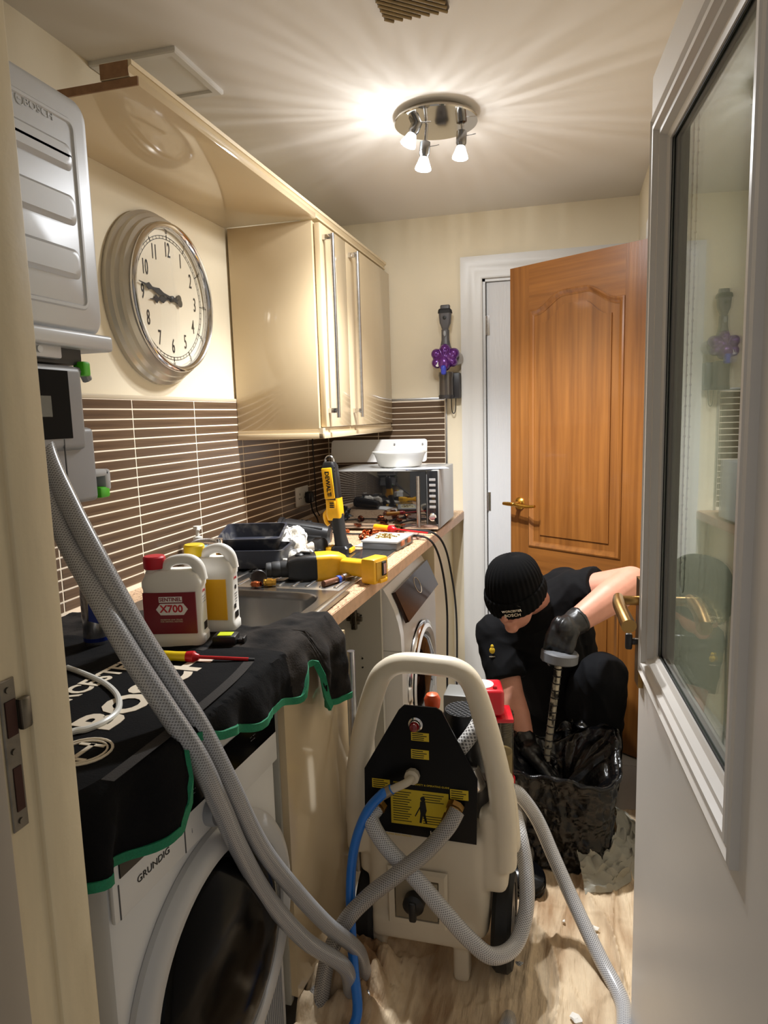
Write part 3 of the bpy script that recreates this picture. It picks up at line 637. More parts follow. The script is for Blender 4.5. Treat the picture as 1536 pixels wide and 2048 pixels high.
B().tube([(.016, 3.10, 1.31), (.016, 3.10, 1.2), (.018, 3.105, 1.08), (.02, 3.10, .96), (.05, 3.06, .921)], .0028, 8).fin('cord', blackr, hk)
# ============================================================ black work mat over the near worktop
matblk = mat('black_mat_fabric', (19, 18, 19), .92, spec=.15, col2=(11, 11, 12), vscale=(9, 9, 9), detail=6, contrast=(.35, .7), bump=.15, bscale=300)
dusty = mat('dusty_black_fabric', (56, 51, 47), .94, spec=.15, col2=(16, 15, 15), vscale=(11, 11, 11), detail=7, contrast=(.36, .68), bump=.2, bscale=260)
gtrim = mat('green_binding', (14, 122, 82), .7, var=.15, vscale=(300, 300, 300), bump=.2, bscale=500)
MZ = WZ+.0035
wmat = thing('work_mat', 'black fabric work mat with green trim draped over the worktop', 'mat', (.33, 1.1, WZ))
def lerp_table(tb, y):
    if y <= tb[0][0]: return tb[0][1]
    for (a, p), (c, q) in zip(tb, tb[1:]):
        if y <= c:
            t = (y-a)/(c-a); t = t*t*(3-2*t); return p+(q-p)*t
    return tb[-1][1]
hang = [(.66, .125), (.72, .13), (.78, .132), (.825, .125), (.845, .10), (.865, .02), (.90, .022), (.97, .05), (1.08, .082), (1.19, .092), (1.25, .105), (1.30, .06), (1.335, .06), (1.36, .175), (1.45, .195), (1.54, .205), (1.58, .2)]
MY0, MY1 = .669, 1.495
def mat_point(u, v, off=0):
    y0 = MY0+(MY1-MY0)*u
    h = lerp_table(hang, y0)
    xb = .018; xf = wfx(y0)+.004
    far = 1.0 if u > .72 else 0
    L = (xf-xb)+h; d = v*L
    shift = -.10*max(0, (u-.8)/.2)*max(0, 1-v*1.4)          # far edge runs back towards the wall
    y = y0+shift
    w = max(0, (u-.50)/.5)                                   # the loose, crumpled far part
    if d < xf-xb:
        x = xb+d; n1 = fbm((x*7, y*7, 1.3)); n2 = fbm((x*16+3, y*16, 4.1))
        z = MZ+w*(.010+.012*n1+.006*n2)+.0008*n2
        # sags into the sink bowl
        if y > 1.36 and .2 < x < .57: z -= .055*min(1, (y-1.36)/.12)*min(1, (x-.2)/.08)*min(1, (.57-x)/.06)
        z = max(z, MZ-.0008) if not (y > 1.36 and .2 < x < .57) else z
        e = max(0, (d-(xf-xb)+.03)/.03); z -= .004*e*e*(1 if w < .1 else 0)
        return V((x, y, z+off))
    t = d-(xf-xb); fold = (.014 if y0 > .9 else .020)*math.sin(y0*(46 if y0 > .9 else 62)+1.2*math.sin(y0*19)+9*t)*min(1, t/.08)+.010*fbm((y0*14, t*14, 2))*min(1, t/.05)
    return V((xf+.004+off+(.012+.018*max(0, min(1, (y0-1.25)/.12)))*min(1, t/.05)+fold*.8, y+.004*math.sin(t*40), MZ-.002-t*.985+w*.004))
NU, NV = 150, 110
g = B().grid(lambda u, v: mat_point(u, v), NU, NV)
# faces of the far, dusty half take the second fabric
for f in g.bm.faces:
    if f.calc_center_median().y > 1.235: f.material_index = 1
sheet = g.fin('mat_sheet', [matblk, dusty], wmat, ang=60)
sd_ = sheet.modifiers.new('thick', 'SOLIDIFY'); sd_.thickness = .0022; sd_.offset = 1
# green binding along the hanging edge
P = [mat_point(i/120, 1.0)+V((.0015, 0, 0)) for i in range(121)]
gb = B(); 
rings = []
for i, p in enumerate(P):
    tdir = (P[min(i+1, 120)]-P[max(i-1, 0)]).normalized(); nrm = V((tdir.y, -tdir.x, 0)).normalized(); up = tdir.cross(nrm); up = up if up.z > 0 else -up
    rings.append([gb.bm.verts.new(p+nrm*a+up*c) for a, c in ((-.004, -.004), (.003, -.004), (.003, .010), (-.004, .010))])
gb.skin(rings); gb.fin('green_binding', gtrim, wmat)
# the hanging binding at the near end and inside the far corner
for v0, nm in ((0.0, 'n'),):
    Q = [mat_point(0, .72+.28*i/20)+V((0, -.001, 0)) for i in range(21)]
    gb = B().tube(Q, .004, 6, 1).fin('green_binding', gtrim, wmat)
B().tube([(.60, 1.66, .86), (.608, 1.675, .80), (.612, 1.68, .72), (.606, 1.69, .62), (.608, 1.68, .54), (.604, 1.69, .47)], [.010, .012, .014, .011, .009, .006], 8).fin('green_binding', gtrim, wmat)
# sewn webbing strips
web = mat('webbing_strip', (40, 36, 33), .9, bump=.3, bscale=500)
def strip(pts, w, name='webbing'):
    P = catmull([V((x, y, MZ+.0032)) for x, y in pts], 8); bb = B(); rg = []
    for i, p in enumerate(P):
        t = (P[min(i+1, len(P)-1)]-P[max(i-1, 0)]).normalized(); n_ = V((-t.y, t.x, 0))
        rg.append([bb.bm.verts.new(p+n_*a*w/2+Z*c) for a, c in ((-1, 0), (1, 0), (1, .0007), (-1, .0007))])
    bb.skin(rg).fin(name, web, wmat)
strip([(.622, .72), (.624, .9), (.618, 1.08), (.600, 1.205)], .02)
strip([(.30, 1.225), (.42, 1.222), (.53, 1.21), (.605, 1.20)], .018)
strip([(.10, 1.20), (.20, 1.13), (.26, 1.02)], .016)
text('lettering', 'WORCESTER', .060, (.372, .985, MZ+.0032), (.05, 1, 0), (-1, .05, 0), printw, wmat, bold=.0016, sx=.86)
text('lettering', 'BOSCH', .098, (.498, 1.008, MZ+.0032), (.02, 1, 0), (-1, .02, 0), printw, wmat, bold=.0035, sx=1.0)
ec = V((.535, .782, MZ+.0034))
for r in (.040, .033): B().tube([ec+V((r*math.cos(t*.2618), r*math.sin(t*.2618), 0)) for t in range(24)], .0021 if r > .035 else .0016, 6, 1, closed=True).fin('emblem_ring', printw, wmat)
B().box(ec, (.008, .05, .0012)).box(ec+V((0, .021, 0)), (.042, .006, .0012)).box(ec-V((0, .021, 0)), (.042, .006, .0012)).fin('emblem_anchor', printw, wmat)
# ============================================================ things on the mat
def jug(name, label, base, rz, w, d, h, lab_m, cap_m, group, wide=True):
    """one-litre chemical bottle with a moulded side handle; front faces -y before turning"""
    t = thing(name, label, 'bottle', base, group)
    mm = M.Translation(base) @ Rz(rz)
    pl = MATS['bottle_white']
    bd = B(); lv = [(0, .94), (.006, 1), (.02, 1.0), (.024, .955), (.12*h/.19, .955), (.124*h/.19, .985), (.135*h/.19, .985), (.150*h/.19, .86), (.158*h/.19, .60)]
    def ring_(z, k): return [bd.bm.verts.new(V((sgn(c)*abs(c)**.42*w/2*k, sgn(s_)*abs(s_)**.42*d/2*k, z))) for c, s_ in ((math.cos(2*math.pi*i/40), math.sin(2*math.pi*i/40)) for i in range(40))]
    sgn = lambda q: (q > 0)-(q < 0)
    bd.skin([ring_(z, k) for z, k in lv]); bd.xf(mm).fin('bottle_body', pl, t)
    hz0 = .137*h/.19; cx = -w*.30
    # neck on the left, handle arch on the right
    B().lathe([(.024, hz0), (.021, hz0+.012), (.017, hz0+.022), (.017, hz0+.032)], (cx, 0, 0), Z, 28).xf(mm).fin('neck', pl, t)
    hw = w*.5
    B().tube([(cx+.018, 0, hz0+.006), (cx+.026, 0, hz0+.030), (cx+.045, 0, hz0+.040), (hw-.028, 0, hz0+.040), (hw-.012, 0, hz0+.026), (hw-.008, 0, hz0-.002)], [.011, .011, .0105, .0115, .013, .015], 14).xf(mm).fin('handle', pl, t)
    cap = B().lathe([(.0215, hz0+.024), (.0225, hz0+.026), (.0225, hz0+.047), (.020, hz0+.050), (.001, hz0+.0505)], (cx, 0, 0), Z, 40).xf(mm).fin('cap', cap_m, t)
    return t, mm
mat('bottle_white', (240, 238, 232), .38)
redl = mat('maroon_label', (128, 8, 32), .35); yell = mat('yellow_label', (240, 180, 20), .35)
redc = mat('red_cap', (196, 24, 44), .4); yelc = mat('yellow_cap', (244, 208, 20), .4)
b1 = V((.405, 1.245, MZ+.004)); w1, d1, h1 = .128, .062, .19
t1, m1 = jug('chemical_bottle', 'white bottle with red cap and maroon X700 label', b1, 14, w1, d1, h1, redl, redc, 'cleaning chemical bottles')
fy = -d1/2*.955-.0006
B().bx(-w1/2*.955+.004, w1/2*.955-.010, fy-.0006, fy+.004, .028, .115).xf(m1).fin('label', redl, t1)
def on(mm, p): return mm @ V(p)
ax = (m1.to_3x3() @ X, m1.to_3x3() @ Z)
B().prism([(-.031, 0), (-.022, -.012), (.026, -.012), (.035, 0), (.026, .012), (-.022, .012)], on(m1, (0, fy-.0007, .080)), ax[0], Z, m1.to_3x3() @ -Y, 0, .0005).fin('label_badge', white, t1)
B().prism([(-.024, -.006), (.024, -.006), (.024, .006), (-.024, .006)], on(m1, (0, fy-.0007, .1005)), ax[0], Z, m1.to_3x3() @ -Y, 0, .0004).fin('label_badge', white, t1)
text('lettering', 'SENTINEL', .0105, on(m1, (0, fy-.0012, .1005)), ax[0], Z, redl, t1, bold=.0003, ext=.0002)
text('lettering', 'X700', .0215, on(m1, (.001, fy-.0013, .0805)), ax[0], Z, redc, t1, bold=.0006, ext=.0002)
text('lettering', 'INHIBITOR LEAK SEALER\nFOR CENTRAL HEATING', .0042, on(m1, (0, fy-.0012, .056)), ax[0], Z, printw, t1, ext=.0002)
sxx = w1/2*.955+.0006; ux = m1.to_3x3() @ Y; nx_ = m1.to_3x3() @ X
text('lettering', 'X700', .008, on(m1, (sxx, -.004, .112)), ux, Z, redc, t1, ext=.0002)
text('lettering', '======\n=====\n======', .006, on(m1, (sxx, -.004, .095)), ux, Z, greypl, t1, ext=.0002)
for k in range(9): B().bx(sxx-.0004, sxx+.0003, -.012+.0024*k, -.0108+.0024*k+(.0004 if k % 3 else .001), .030, .046).xf(m1).fin('barcode_bar', ink, t1)
b2 = V((.440, 1.335, MZ+.006)); w2, d2 = .115, .060
t2, m2 = jug('chemical_bottle', 'white bottle with yellow cap and yellow label behind the red one', b2, 8, w2, d2, h1*1.04, yell, yelc, 'cleaning chemical bottles')
fy2 = -d2/2*.955-.0006; sx2 = w2/2*.955+.0006; u2 = m2.to_3x3() @ Y
B().bx(-w2/2*.955+.004, w2/2*.955-.012, fy2-.0006, fy2+.004, .03, .12).xf(m2).fin('label', yell, t2)
text('lettering', 'X400', .008, on(m2, (sx2, -.002, .118)), u2, Z, redc, t2, ext=.0002)
text('lettering', '=====\n====\n=====\n===', .006, on(m2, (sx2, -.002, .075)), u2, Z, dgrey, t2, ext=.0002)
B().lathe([(.005, 0), (.005, .0006), (.001, .0006)], on(m2, (sx2-.0003, -.002, .098)), m2.to_3x3() @ X, 16).fin('symbol', ink, t2)
B().bx(sx2-.0003, sx2+.0003, -.014, -.004, .052, .062).xf(m2).fin('symbol', ink, t2)
for k in range(9): B().bx(sx2-.0004, sx2+.0003, -.012+.0024*k, -.0108+.0024*k+(.0004 if k % 3 else .001), .030, .044).xf(m2).fin('barcode_bar', ink, t2)
# drink can
cb = V((.232, 1.21, MZ)); cn_ = thing('drink_can', 'tall silver and blue drink can near the jamb', 'can', cb)
canm = mat('can_silver', (190, 192, 198), .2, .9, col2=(120, 124, 134), vscale=(40, 40, 9), contrast=(.42, .55))
B().lathe([(.020, 0), (.0255, .004), (.0265, .010), (.0265, .122), (.0225, .132), (.0215, .135), (.0205, .133), (.001, .132)], cb, Z, 40).fin('can_body', canm, cn_)
B().lathe([(.0268, .012), (.0268, .020)], cb, Z, 40, cap=False).fin('can_band', mat('can_blue', (18, 40, 120), .3, .4), cn_)
B().prism([(-.012, .06), (.012, .05), (.014, .10), (-.010, .105)], cb+V((.016, -.022, 0)), V((.8, .6, 0)), Z, V((.6, -.8, 0)), -.004, 0.0).fin('can_panel', MATS['can_blue'], cn_)
# white plastic paper slip between can and bottles
pm = mat('white_paper', (232, 230, 226), .8)
pa = tag(B().grid(lambda u, v: V((.24+.12*u, 1.27+.15*v, MZ+.006+.004*math.sin(u*3)+.006*v*u)), 8, 8).fin('paper_slip', pm), 'white paper slip lying between drink can and bottles', 'paper')
pa.modifiers.new('t', 'SOLIDIFY').thickness = .0006
# screwdrivers
def screwdriver(name, label, p, q, L, hm, gm, r=.010, group='insulated screwdrivers', blade=None):
    """p handle end, q tip"""
    p, q = V(p), V(q); d = (q-p).normalized(); t = thing(name, label, 'screwdriver', p, group); Lh = L
    B().lathe([(.003, 0), (r*.9, .003), (r, .012), (r*.92, Lh*.45), (r*.98, Lh*.72)], p, d, 20).fin('handle', hm, t)
    B().lathe([(r*.99, Lh*.70), (r*1.12, Lh*.80), (r*1.15, Lh*.88), (r*.75, Lh*.93), (r*.55, Lh)], p, d, 20).fin('grip_collar', gm, t)
    B().cyl(p+d*Lh*.98, q-d*.012, .0034, n=12).fin('sleeve', gm, t)
    B().cyl(q-d*.013, q, .0026, .0022, n=10).fin('tip', dgrey, t)
    return t
redp = mat('red_plastic', (200, 22, 30), .35); orp = mat('orange_yellow_plastic', (244, 160, 20), .4)
screwdriver('screwdriver', 'red and yellow insulated screwdriver lying on the black mat', (.425, 1.135, MZ+.015), (.616, 1.172, MZ+.006), .085, yelc, redp)
# small black laser level
lv_ = thing('tape_measure', 'small black measuring tool with yellow-green label on the mat', 'tool', (.515, 1.252, MZ)); mm = T(.515, 1.255, MZ+.003) @ Rz(12)
B().bx(-.028, .022, -.018, .018, 0, .022, .004).xf(mm).fin('body', blackp, lv_)
B().bx(-.018, .012, -.014, .010, .022, .0235, .0006, 1).xf(mm).fin('label', mat('lime_label', (206, 220, 40), .4), lv_)
B().bx(.022, .036, -.008, .012, .004, .013, .002).bx(.033, .038, -.010, .014, .002, .016, .002).xf(mm).fin('clip', blackp, lv_)
# white cable loop
wcab = thing('white_cable', 'white cable curling over the near edge of the mat', 'cable', (.4, .85, MZ))
pts = [(.20, .80, MZ+.05), (.25, .86, MZ+.03)]+[tuple(at(px, py, z=MZ+.006)) for px, py in ((135, 1335), (170, 1348), (210, 1367), (235, 1392), (236, 1420), (212, 1442), (175, 1458), (135, 1468))]+[(.47, .73, MZ+.004), (.46, .69, MZ-.01)]
B().tube(pts[2:], .0052, 10).fin('cord', mat('white_cord', (222, 222, 216), .35), wcab)
# ============================================================ sink side things
tp = thing('sink_tap', 'chrome mixer tap with brass fitting behind the bottles', 'tap', (.15, 1.80, WZ))
tb = V((.135, 1.77, WZ+.004))
B().lathe([(.024, 0), (.024, .006), (.017, .012), (.015, .05), (.012, .055)], tb, Z, 28).fin('tap_base', chrome, tp)
B().tube([tb+Z*.05, tb+Z*.095, tb+V((.012, .0, .112)), tb+V((.05, .003, .118)), tb+V((.085, .003, .116))], .0105, 16).fin('spout', chrome, tp)
B().lathe([(.013, .0), (.014, .012), (.011, .018), (.012, .03)], tb+V((.088, .003, .098)), Z, 20).fin('spout_end', chrome, tp)
B().lathe([(.010, 0), (.0125, .004), (.0125, .018), (.010, .022), (.012, .04), (.012, .048)], tb+V((.088, .003, .052)), Z, 8).fin('brass_fitting', brass, tp)
B().lathe([(.012, 0), (.020, .010), (.021, .03), (.014, .038)], tb+V((.045, .06, -.002)), Z, 10).fin('tap_knob', chrome, tp)
sp_ = V((.062, 1.93, WZ+.0045)); sd = thing('soap_dispenser', 'clear pump bottle of blue hand wash behind the tap', 'dispenser', sp_)
B().lathe([(.030, 0), (.033, .004), (.033, .062), (.028, .075), (.014, .084), (.013, .092)], sp_, Z, 28).fin('bottle', mat('blue_soap', (96, 150, 180), .1, coat=.4, col2=(150, 180, 190), vscale=(10, 10, 20)), sd)
B().lathe([(.0332, .02), (.0332, .055)], sp_, Z, 28, cap=False).fin('label', mat('teal_label', (14, 60, 66), .4), sd)
pu_ = mat('pump_clear', (206, 204, 196), .3)
B().lathe([(.014, .090), (.014, .102), (.006, .104), (.005, .125), (.013, .126), (.012, .136)], sp_, Z, 20).tube([sp_+Z*.131, sp_+V((.015, -.02, .131)), sp_+V((.022, -.034, .126))], .005, 8).fin('pump', pu_, sd)
def tray(name, label, c, w, d, h, rz, tilt=0, group='black plastic trays'):
    t = thing(name, label, 'tray', c, group); mm = T(*c) @ Rz(rz) @ Rx(tilt)
    bb = B(); lv = [(.84, .82, .0), (.87, .86, .004), (.97, .965, h-.006), (1.02, 1.03, h-.005), (1.02, 1.03, h), (.955, .945, h), (.85, .835, .006), (.1, .1, .005)]
    bb.skin([[bb.bm.verts.new(V((p[0], p[1], z))) for p in rrect(-w/2*kx, w/2*kx, -d/2*ky, d/2*ky, .018)] for kx, ky, z in lv]); bb.xf(mm).fin('tray_shell', mat('dusty_tray', (38, 40, 50), .5, col2=(96, 94, 92), vscale=(22, 22, 22), detail=7, contrast=(.30, .46)), t); return t
tc_ = at(505, 1140, z=WZ+.006); 
tray('plastic_tray', 'dusty black plastic tray on the drainer, lower of two', V((.235, 1.99, WZ+.0085)), .20, .155, .060, 10)
tray('plastic_tray', 'dusty black plastic tray tilted on top of another', V((.205, 2.035, WZ+.062)), .20, .165, .050, 14, 9)
# striped work gloves / cloth heaps
clothm = mat('white_striped_cloth', (228, 222, 210), .9, col2=(110, 108, 106), vscale=(10, 130, 10), contrast=(.33, .40), detail=0, bump=.3, bscale=90)
def heap(name, label, cat, c, r, m, seed, amp=.35, fr_=7, group=None, flat=.6, parts=None):
    bb = B()
    def f(u, v):
        a = 2*math.pi*u; t = math.pi*.5*(1-v)*1.15; dv = V((math.cos(a)*math.sin(t), math.sin(a)*math.sin(t), max(-.1, math.cos(t))))
        n1 = fbm(dv*1.6+V((seed, seed*2, 0)), 3); n2 = abs(noise.noise(dv*fr_*.6+V((seed, 3, 1))))
        k = 1+amp*n1-.35*amp*n2*2
        p = V((dv.x*r[0], dv.y*r[1], dv.z*r[2]))*k; p.z = max(p.z, 0); return V(c)+p
    bb.grid(f, 64, 26, closeu=True)
    o = bb.fin(name, m, ang=80); return tag(o, label, cat, group)
heap('work_glove', 'crumpled white striped work glove behind the tilted tray', 'glove', (.245, 2.19, WZ+.0045), (.10, .08, .105), clothm, 2.3)
heap('work_glove', 'white knitted glove lying on the drainer beside the tray', 'glove', (.39, 2.0, WZ+.0085), (.085, .045, .028), mat('knit_white', (214, 208, 196), .95, bump=.4, bscale=220), 5.1)
for k, (p, q) in enumerate((((.20, 2.165, WZ+.075), (.30, 2.18, WZ+.06)), ((.21, 2.19, WZ+.085), (.30, 2.215, WZ+.075)))): pass
# angle grinder / SDS drill (yellow)
dl = thing('cordless_drill', 'yellow and black cordless hammer drill without battery lying on the drainer', 'drill', (.48, 1.86, WZ))
A0 = at(555, 1150, y=1.86); A0 = V((.352, 1.80, WZ+.036)); A1 = V((.60, 1.92, WZ+.038)); DS = 1.17; dd = (A1-A0).normalized(); sn = dd.cross(Z).normalized()
B().lathe([(.013, .0), (.018, .002), (.019, .012), (.018, .014), (.020, .018), (.0205, .034), (.0195, .036), (.021, .040), (.022, .06)], A0, dd, 28).fin('chuck', blackr, dl)
bb = B(); lp = []
for s_, hw, hh_ in ((.055, .024, .024), (.075, .030, .031), (.10, .034, .034), (.125, .035, .034)): lp.append([bb.bm.verts.new(A0+dd*s_+sn*a*hw*2+Z*c*hh_*2) for a, c in rrect(-.5, .5, -.5, .5, .22)])
bb.skin(lp).fin('gear_housing', blackp, dl)
bb = B(); lp = []
for s_, hw, hh_, oz in ((.124, .0345, .034, 0), (.16, .034, .034, 0), (.185, .030, .030, 0), (.20, .018, .024, -.002)): lp.append([bb.bm.verts.new(A0+dd*s_+sn*a*hw*2+Z*(c*hh_*2+oz)) for a, c in rrect(-.5, .5, -.5, .5, .2)])
bb.skin(lp).fin('motor_housing', yellow, dl)
G1 = A0+dd*.175; gdir = (dd*.72+sn*.70).normalized(); gs = gdir.cross(Z).normalized()
bb = B(); lp = []
for s_, hw, hh_ in ((-.01, .021, .022), (.03, .018, .020), (.075, .018, .020), (.10, .022, .023)): lp.append([bb.bm.verts.new(G1+gdir*s_+gs*a*hw*2+Z*c*hh_*2) for a, c in rrect(-.5, .5, -.5, .5, .25)])
bb.skin(lp).fin('grip', yellow, dl)
B().box(G1+gdir*.118, (.040, .062, .062), .006, rot=M(((gdir.x, gs.x, 0), (gdir.y, gs.y, 0), (0, 0, 1))).to_4x4()).fin('battery_foot', yellow, dl)
fc = G1+gdir*.1385
R3 = M(((gdir.x, gs.x, 0), (gdir.y, gs.y, 0), (0, 0, 1))).to_4x4()
B().box(fc, (.003, .046, .046), rot=R3).fin('battery_bay', mat('worn_yellow', (196, 150, 40), .5, var=.25, vscale=(40, 40, 40)), dl)
B().box(fc+gdir*.002-gs*.006+Z*.004, (.006, .016, .034), .001, rot=R3).fin('terminal_block', blackp, dl)
for k in range(4): B().box(fc+gdir*.0055-gs*(.011-.0032*k)+Z*.004, (.002, .0012, .026), rot=R3).fin('contact', chrome, dl)
B().box(fc+gdir*.001-Z*.024, (.012, .03, .01), .002, rot=R3).fin('latch', yellow, dl)
B().lathe([(.011, 0), (.012, .004), (.006, .008)], A0+dd*.085+Z*.03, Z, 16).box(A0+dd*.10+Z*.036, (.03, .012, .008), .002).fin('depth_stop', blackp, dl)
for k in range(3): B().box(A0+dd*(.140+.012*k)-sn*.0345+Z*.004, (.004, .002, .03), .0008, rot=M(((dd.x, sn.x, 0), (dd.y, sn.y, 0), (0, 0, 1))).to_4x4()).fin('vent_slot', mat('vent_shadow', (150, 104, 10), .6), dl)
dl.location = A0+(V(dl.location)-A0)*DS; dl.scale = (DS, DS, DS)
# round black cap in front of the chuck
kc = V((.352, 1.75, WZ+.026)); kd = V((.55, -.80, .1)).normalized()
ko = thing('black_end_cap', 'round black ribbed cap standing beside the drill chuck', 'cap', (.352, 1.75, WZ+.004))
B().lathe([(.020, -.016), (.0225, -.012), (.0225, .008), (.021, .010), (.0195, .009), (.001, .009)], kc, kd, 32).fin('cap_body', blackp, ko)
ku, kv, _ = frame(kd)
for k in range(12):
    a = 2*math.pi*k/12; B().cyl(kc+(ku*math.cos(a)+kv*math.sin(a))*.0222-kd*.013, kc+(ku*math.cos(a)+kv*math.sin(a))*.0222+kd*.006, .0022, n=6).fin('grip_rib', blackp, ko)
# brass fittings and pipe on the drainer edge
def fitting(name, label, c, d, m, r=.011, L=.03, cat='fitting', group='loose plumbing fittings'):
    t = thing(name, label, cat, c, group); d = V(d).normalized()
    B().lathe([(r*.8, 0), (r*.8, L*.28), (r, L*.3), (r, L*.7), (r*.8, L*.72), (r*.8, L), (r*.6, L), (r*.6, L*.1)], c, d, 8).fin('nut_body', m, t)
    B().lathe([(r*.84, L*.02), (r*.86, L*.12), (r*.8, L*.2)], c, d, 16, cap=False).fin('collar', m, t); return t
fitting('brass_fitting', 'brass compression fitting below the round black cap', (.375, 1.735, WZ+.016), (.9, .3, 0), brass, .012, .034)
fitting('copper_fitting', 'copper pipe fitting next to the brass fitting by the sink', (.345, 1.722, WZ+.014), (.9, -.1, .05), copper, .009, .028)
pj = thing('pipe_offcut', 'short worn pipe with steel connector on the drainer edge', 'pipe', (.56, 1.76, WZ+.01))
B().cyl((.545, 1.755, WZ+.014), (.575, 1.83, WZ+.014), .0085, n=20).fin('pipe', mat('worn_pipe', (120, 84, 66), .4, .7, var=.2, vscale=(40, 40, 40)), pj)
B().lathe([(.0105, 0), (.0115, .01), (.0105, .02), (.012, .03), (.010, .05)], (.575, 1.83, WZ+.014), (.37, .93, 0), 16).fin('connector', brushed, pj)
B().lathe([(.0102, 0), (.0108, .006), (.0102, .012)], (.566, 1.808, WZ+.014), (.37, .93, 0), 16, cap=False).fin('blue_ring', mat('blue_plastic', (30, 70, 170), .4), pj)
# black sprayer nozzle / canister lying behind
nz = thing('black_canister', 'black ribbed canister lying on its side behind the work light', 'canister', (.2, 2.42, WZ))
c0, c1 = V((.16, 2.33, WZ+.060)), V((.36, 2.36, WZ+.040)); cdx = (c1-c0)
B().lathe([(.044, 0), (.052, .006), (.052, .018), (.047, .020), (.047, .03), (.049, .032), (.044, .11), (.034, .19), (.024, .20)], c0, cdx, 32).fin('canister_body', blackp, nz)
for k in range(8):
    a = 2*math.pi*k/8; u_, v_, w_ = frame(cdx); r_ = u_*math.cos(a)+v_*math.sin(a)
    B().cyl(c0+r_*.047+w_*.04, c0+r_*.038+w_*.17, .003, n=6).fin('rib', blackp, nz)
fcap = thing('filter_cap', 'black ring cap with clear valve lying beside the white glove', 'cap', (.36, 2.22, WZ))
B().lathe([(.026, 0), (.028, .008), (.028, .03), (.022, .034)], (.352, 2.215, WZ+.032), (.9, -.4, .0), 24).fin('ring_cap', blackp, fcap)
B().lathe([(.017, 0), (.018, .01), (.014, .02), (.010, .03)], (.350, 2.200, WZ+.030), (-.6, -.7, 0), 20).fin('clear_valve', mat('clear_plastic', (200, 190, 176), .2), fcap)
# work light (yellow torch) standing up
wl = thing('work_light', 'yellow and black cordless work light standing upright on the worktop', 'work light', (.42, 2.24, WZ))
q0 = V((.440, 2.235, WZ+.001))
def sect(bb, pts, rad=.28):
    bb.skin([[bb.bm.verts.new(V(c)+V((a*w_, e*d_, 0))) for a, e in rrect(-.5, .5, -.5, .5, rad)] for c, w_, d_ in pts]); return bb
sect(B(), [(q0, .066, .07), (q0+Z*.022, .066, .07), (q0+Z*.03, .05, .06)], .2).fin('foot', blackp, wl)
B().bx(q0.x-.052, q0.x-.030, q0.y-.03, q0.y+.03, q0.z+.003, q0.z+.026, .005).fin('foot_bumper', yellow, wl)
B().bx(q0.x+.028, q0.x+.040, q0.y-.025, q0.y+.025, q0.z+.006, q0.z+.022, .004).fin('foot_bumper', yellow, wl)
sect(B(), [(q0+Z*.028, .046, .052), (q0+V((-.006, 0, .06)), .040, .046), (q0+V((-.012, 0, .11)), .042, .048), (q0+V((-.016, 0, .14)), .044, .048)], .35).fin('grip', blackr, wl)
sect(B(), [(q0+V((-.020, 0, .118)), .050, .046), (q0+V((-.022, 0, .135)), .056, .050), (q0+V((-.022, 0, .165)), .052, .052), (q0+V((-.024, 0, .195)), .050, .052)], .25).fin('collar', yellow, wl)
B().tube([q0+V((-.046, -.01, .150)), q0+V((-.056, -.01, .135)), q0+V((-.052, -.01, .112)), q0+V((-.042, -.01, .100))], .007, 8).fin('trigger_guard', yellow, wl)
sect(B(), [(q0+V((-.025, 0, .19)), .052, .054), (q0+V((-.030, 0, .26)), .052, .050), (q0+V((-.034, 0, .305)), .050, .046), (q0+V((-.035, 0, .318)), .036, .036)], .3).fin('head', blackp, wl)
yl = q0+V((-.033, -.0275, .246))
B().box(yl, (.037, .006, .106), .006, rot=Ry(-5)).fin('face_plate', yellow, wl)
text('lettering', 'DEWALT', .0205, yl+V((0, -.0036, 0)), (.09, 0, -1), (1, 0, .09), ink, wl, bold=.0006)
for dz in (.040, .0365, -.0395, -.043): B().box(yl+V((-.004*dz/.04, -.0035, dz)), (.014, .0008, .0014)).fin('print_line', ink, wl)
B().box(q0+V((-.022, -.0265, .172)), (.026, .004, .026), .006).fin('switch_frame', yellow, wl)
for dz in (-.007, 0, .007): B().box(q0+V((-.022, -.0292, .172+dz)), (.016, .002, .0045), .001).fin('switch_button', blackp, wl)
B().tube([q0+V((-.05, 0, .312)), q0+V((-.048, 0, .330)), q0+V((-.035, 0, .338)), q0+V((-.022, 0, .330)), q0+V((-.020, 0, .312))], .003, 10).fin('hanging_ring', chrome, wl)
for k in range(9): B().bx(q0.x-.010-.0006*k, q0.x-.005-.0006*k, q0.y-.02, q0.y+.02, q0.z+.205+.0115*k, q0.z+.211+.0115*k, .002).fin('grip_ridge', blackr, wl)
# papers, organiser box, copper fittings
def paper(c, w, d, rz, label, m=pm):
    o = B().grid(lambda u, v: V((0, 0, .0012+.002*math.sin(3*u+2*v)**2)) + Rz(rz) @ V(((u-.5)*w, (v-.5)*d, 0)) + V(c), 6, 6).fin('paper', m)
    o.modifiers.new('t', 'SOLIDIFY').thickness = .0005
    return tag(o, label, 'paper', 'loose papers on the worktop')
paper((.36, 2.32, WZ+.002), .16, .12, 20, 'white paper sheet under the work light')
paper((.53, 2.40, WZ+.002), .15, .12, -15, 'white paper half under the grey organiser box')
ob = thing('organiser_box', 'grey organiser box with clear lid showing brass screws', 'box', (.56, 2.36, WZ)); mm = T(.565, 2.385, WZ) @ Rz(-6)
B().bx(-.066, .066, -.088, .088, .001, .028, .004).xf(mm).fin('tub', mat('mid_grey_plastic', (92, 94, 98), .45), ob)
B().bx(-.070, .070, -.092, .092, .028, .036, .004).xf(mm).fin('lid', mat('pale_grey_plastic', (158, 158, 158), .4), ob)
B().bx(-.048, .05, -.06, .066, .0355, .0372, .001, 1).xf(mm).fin('window', mat('screw_window', (214, 204, 168), .35), ob)
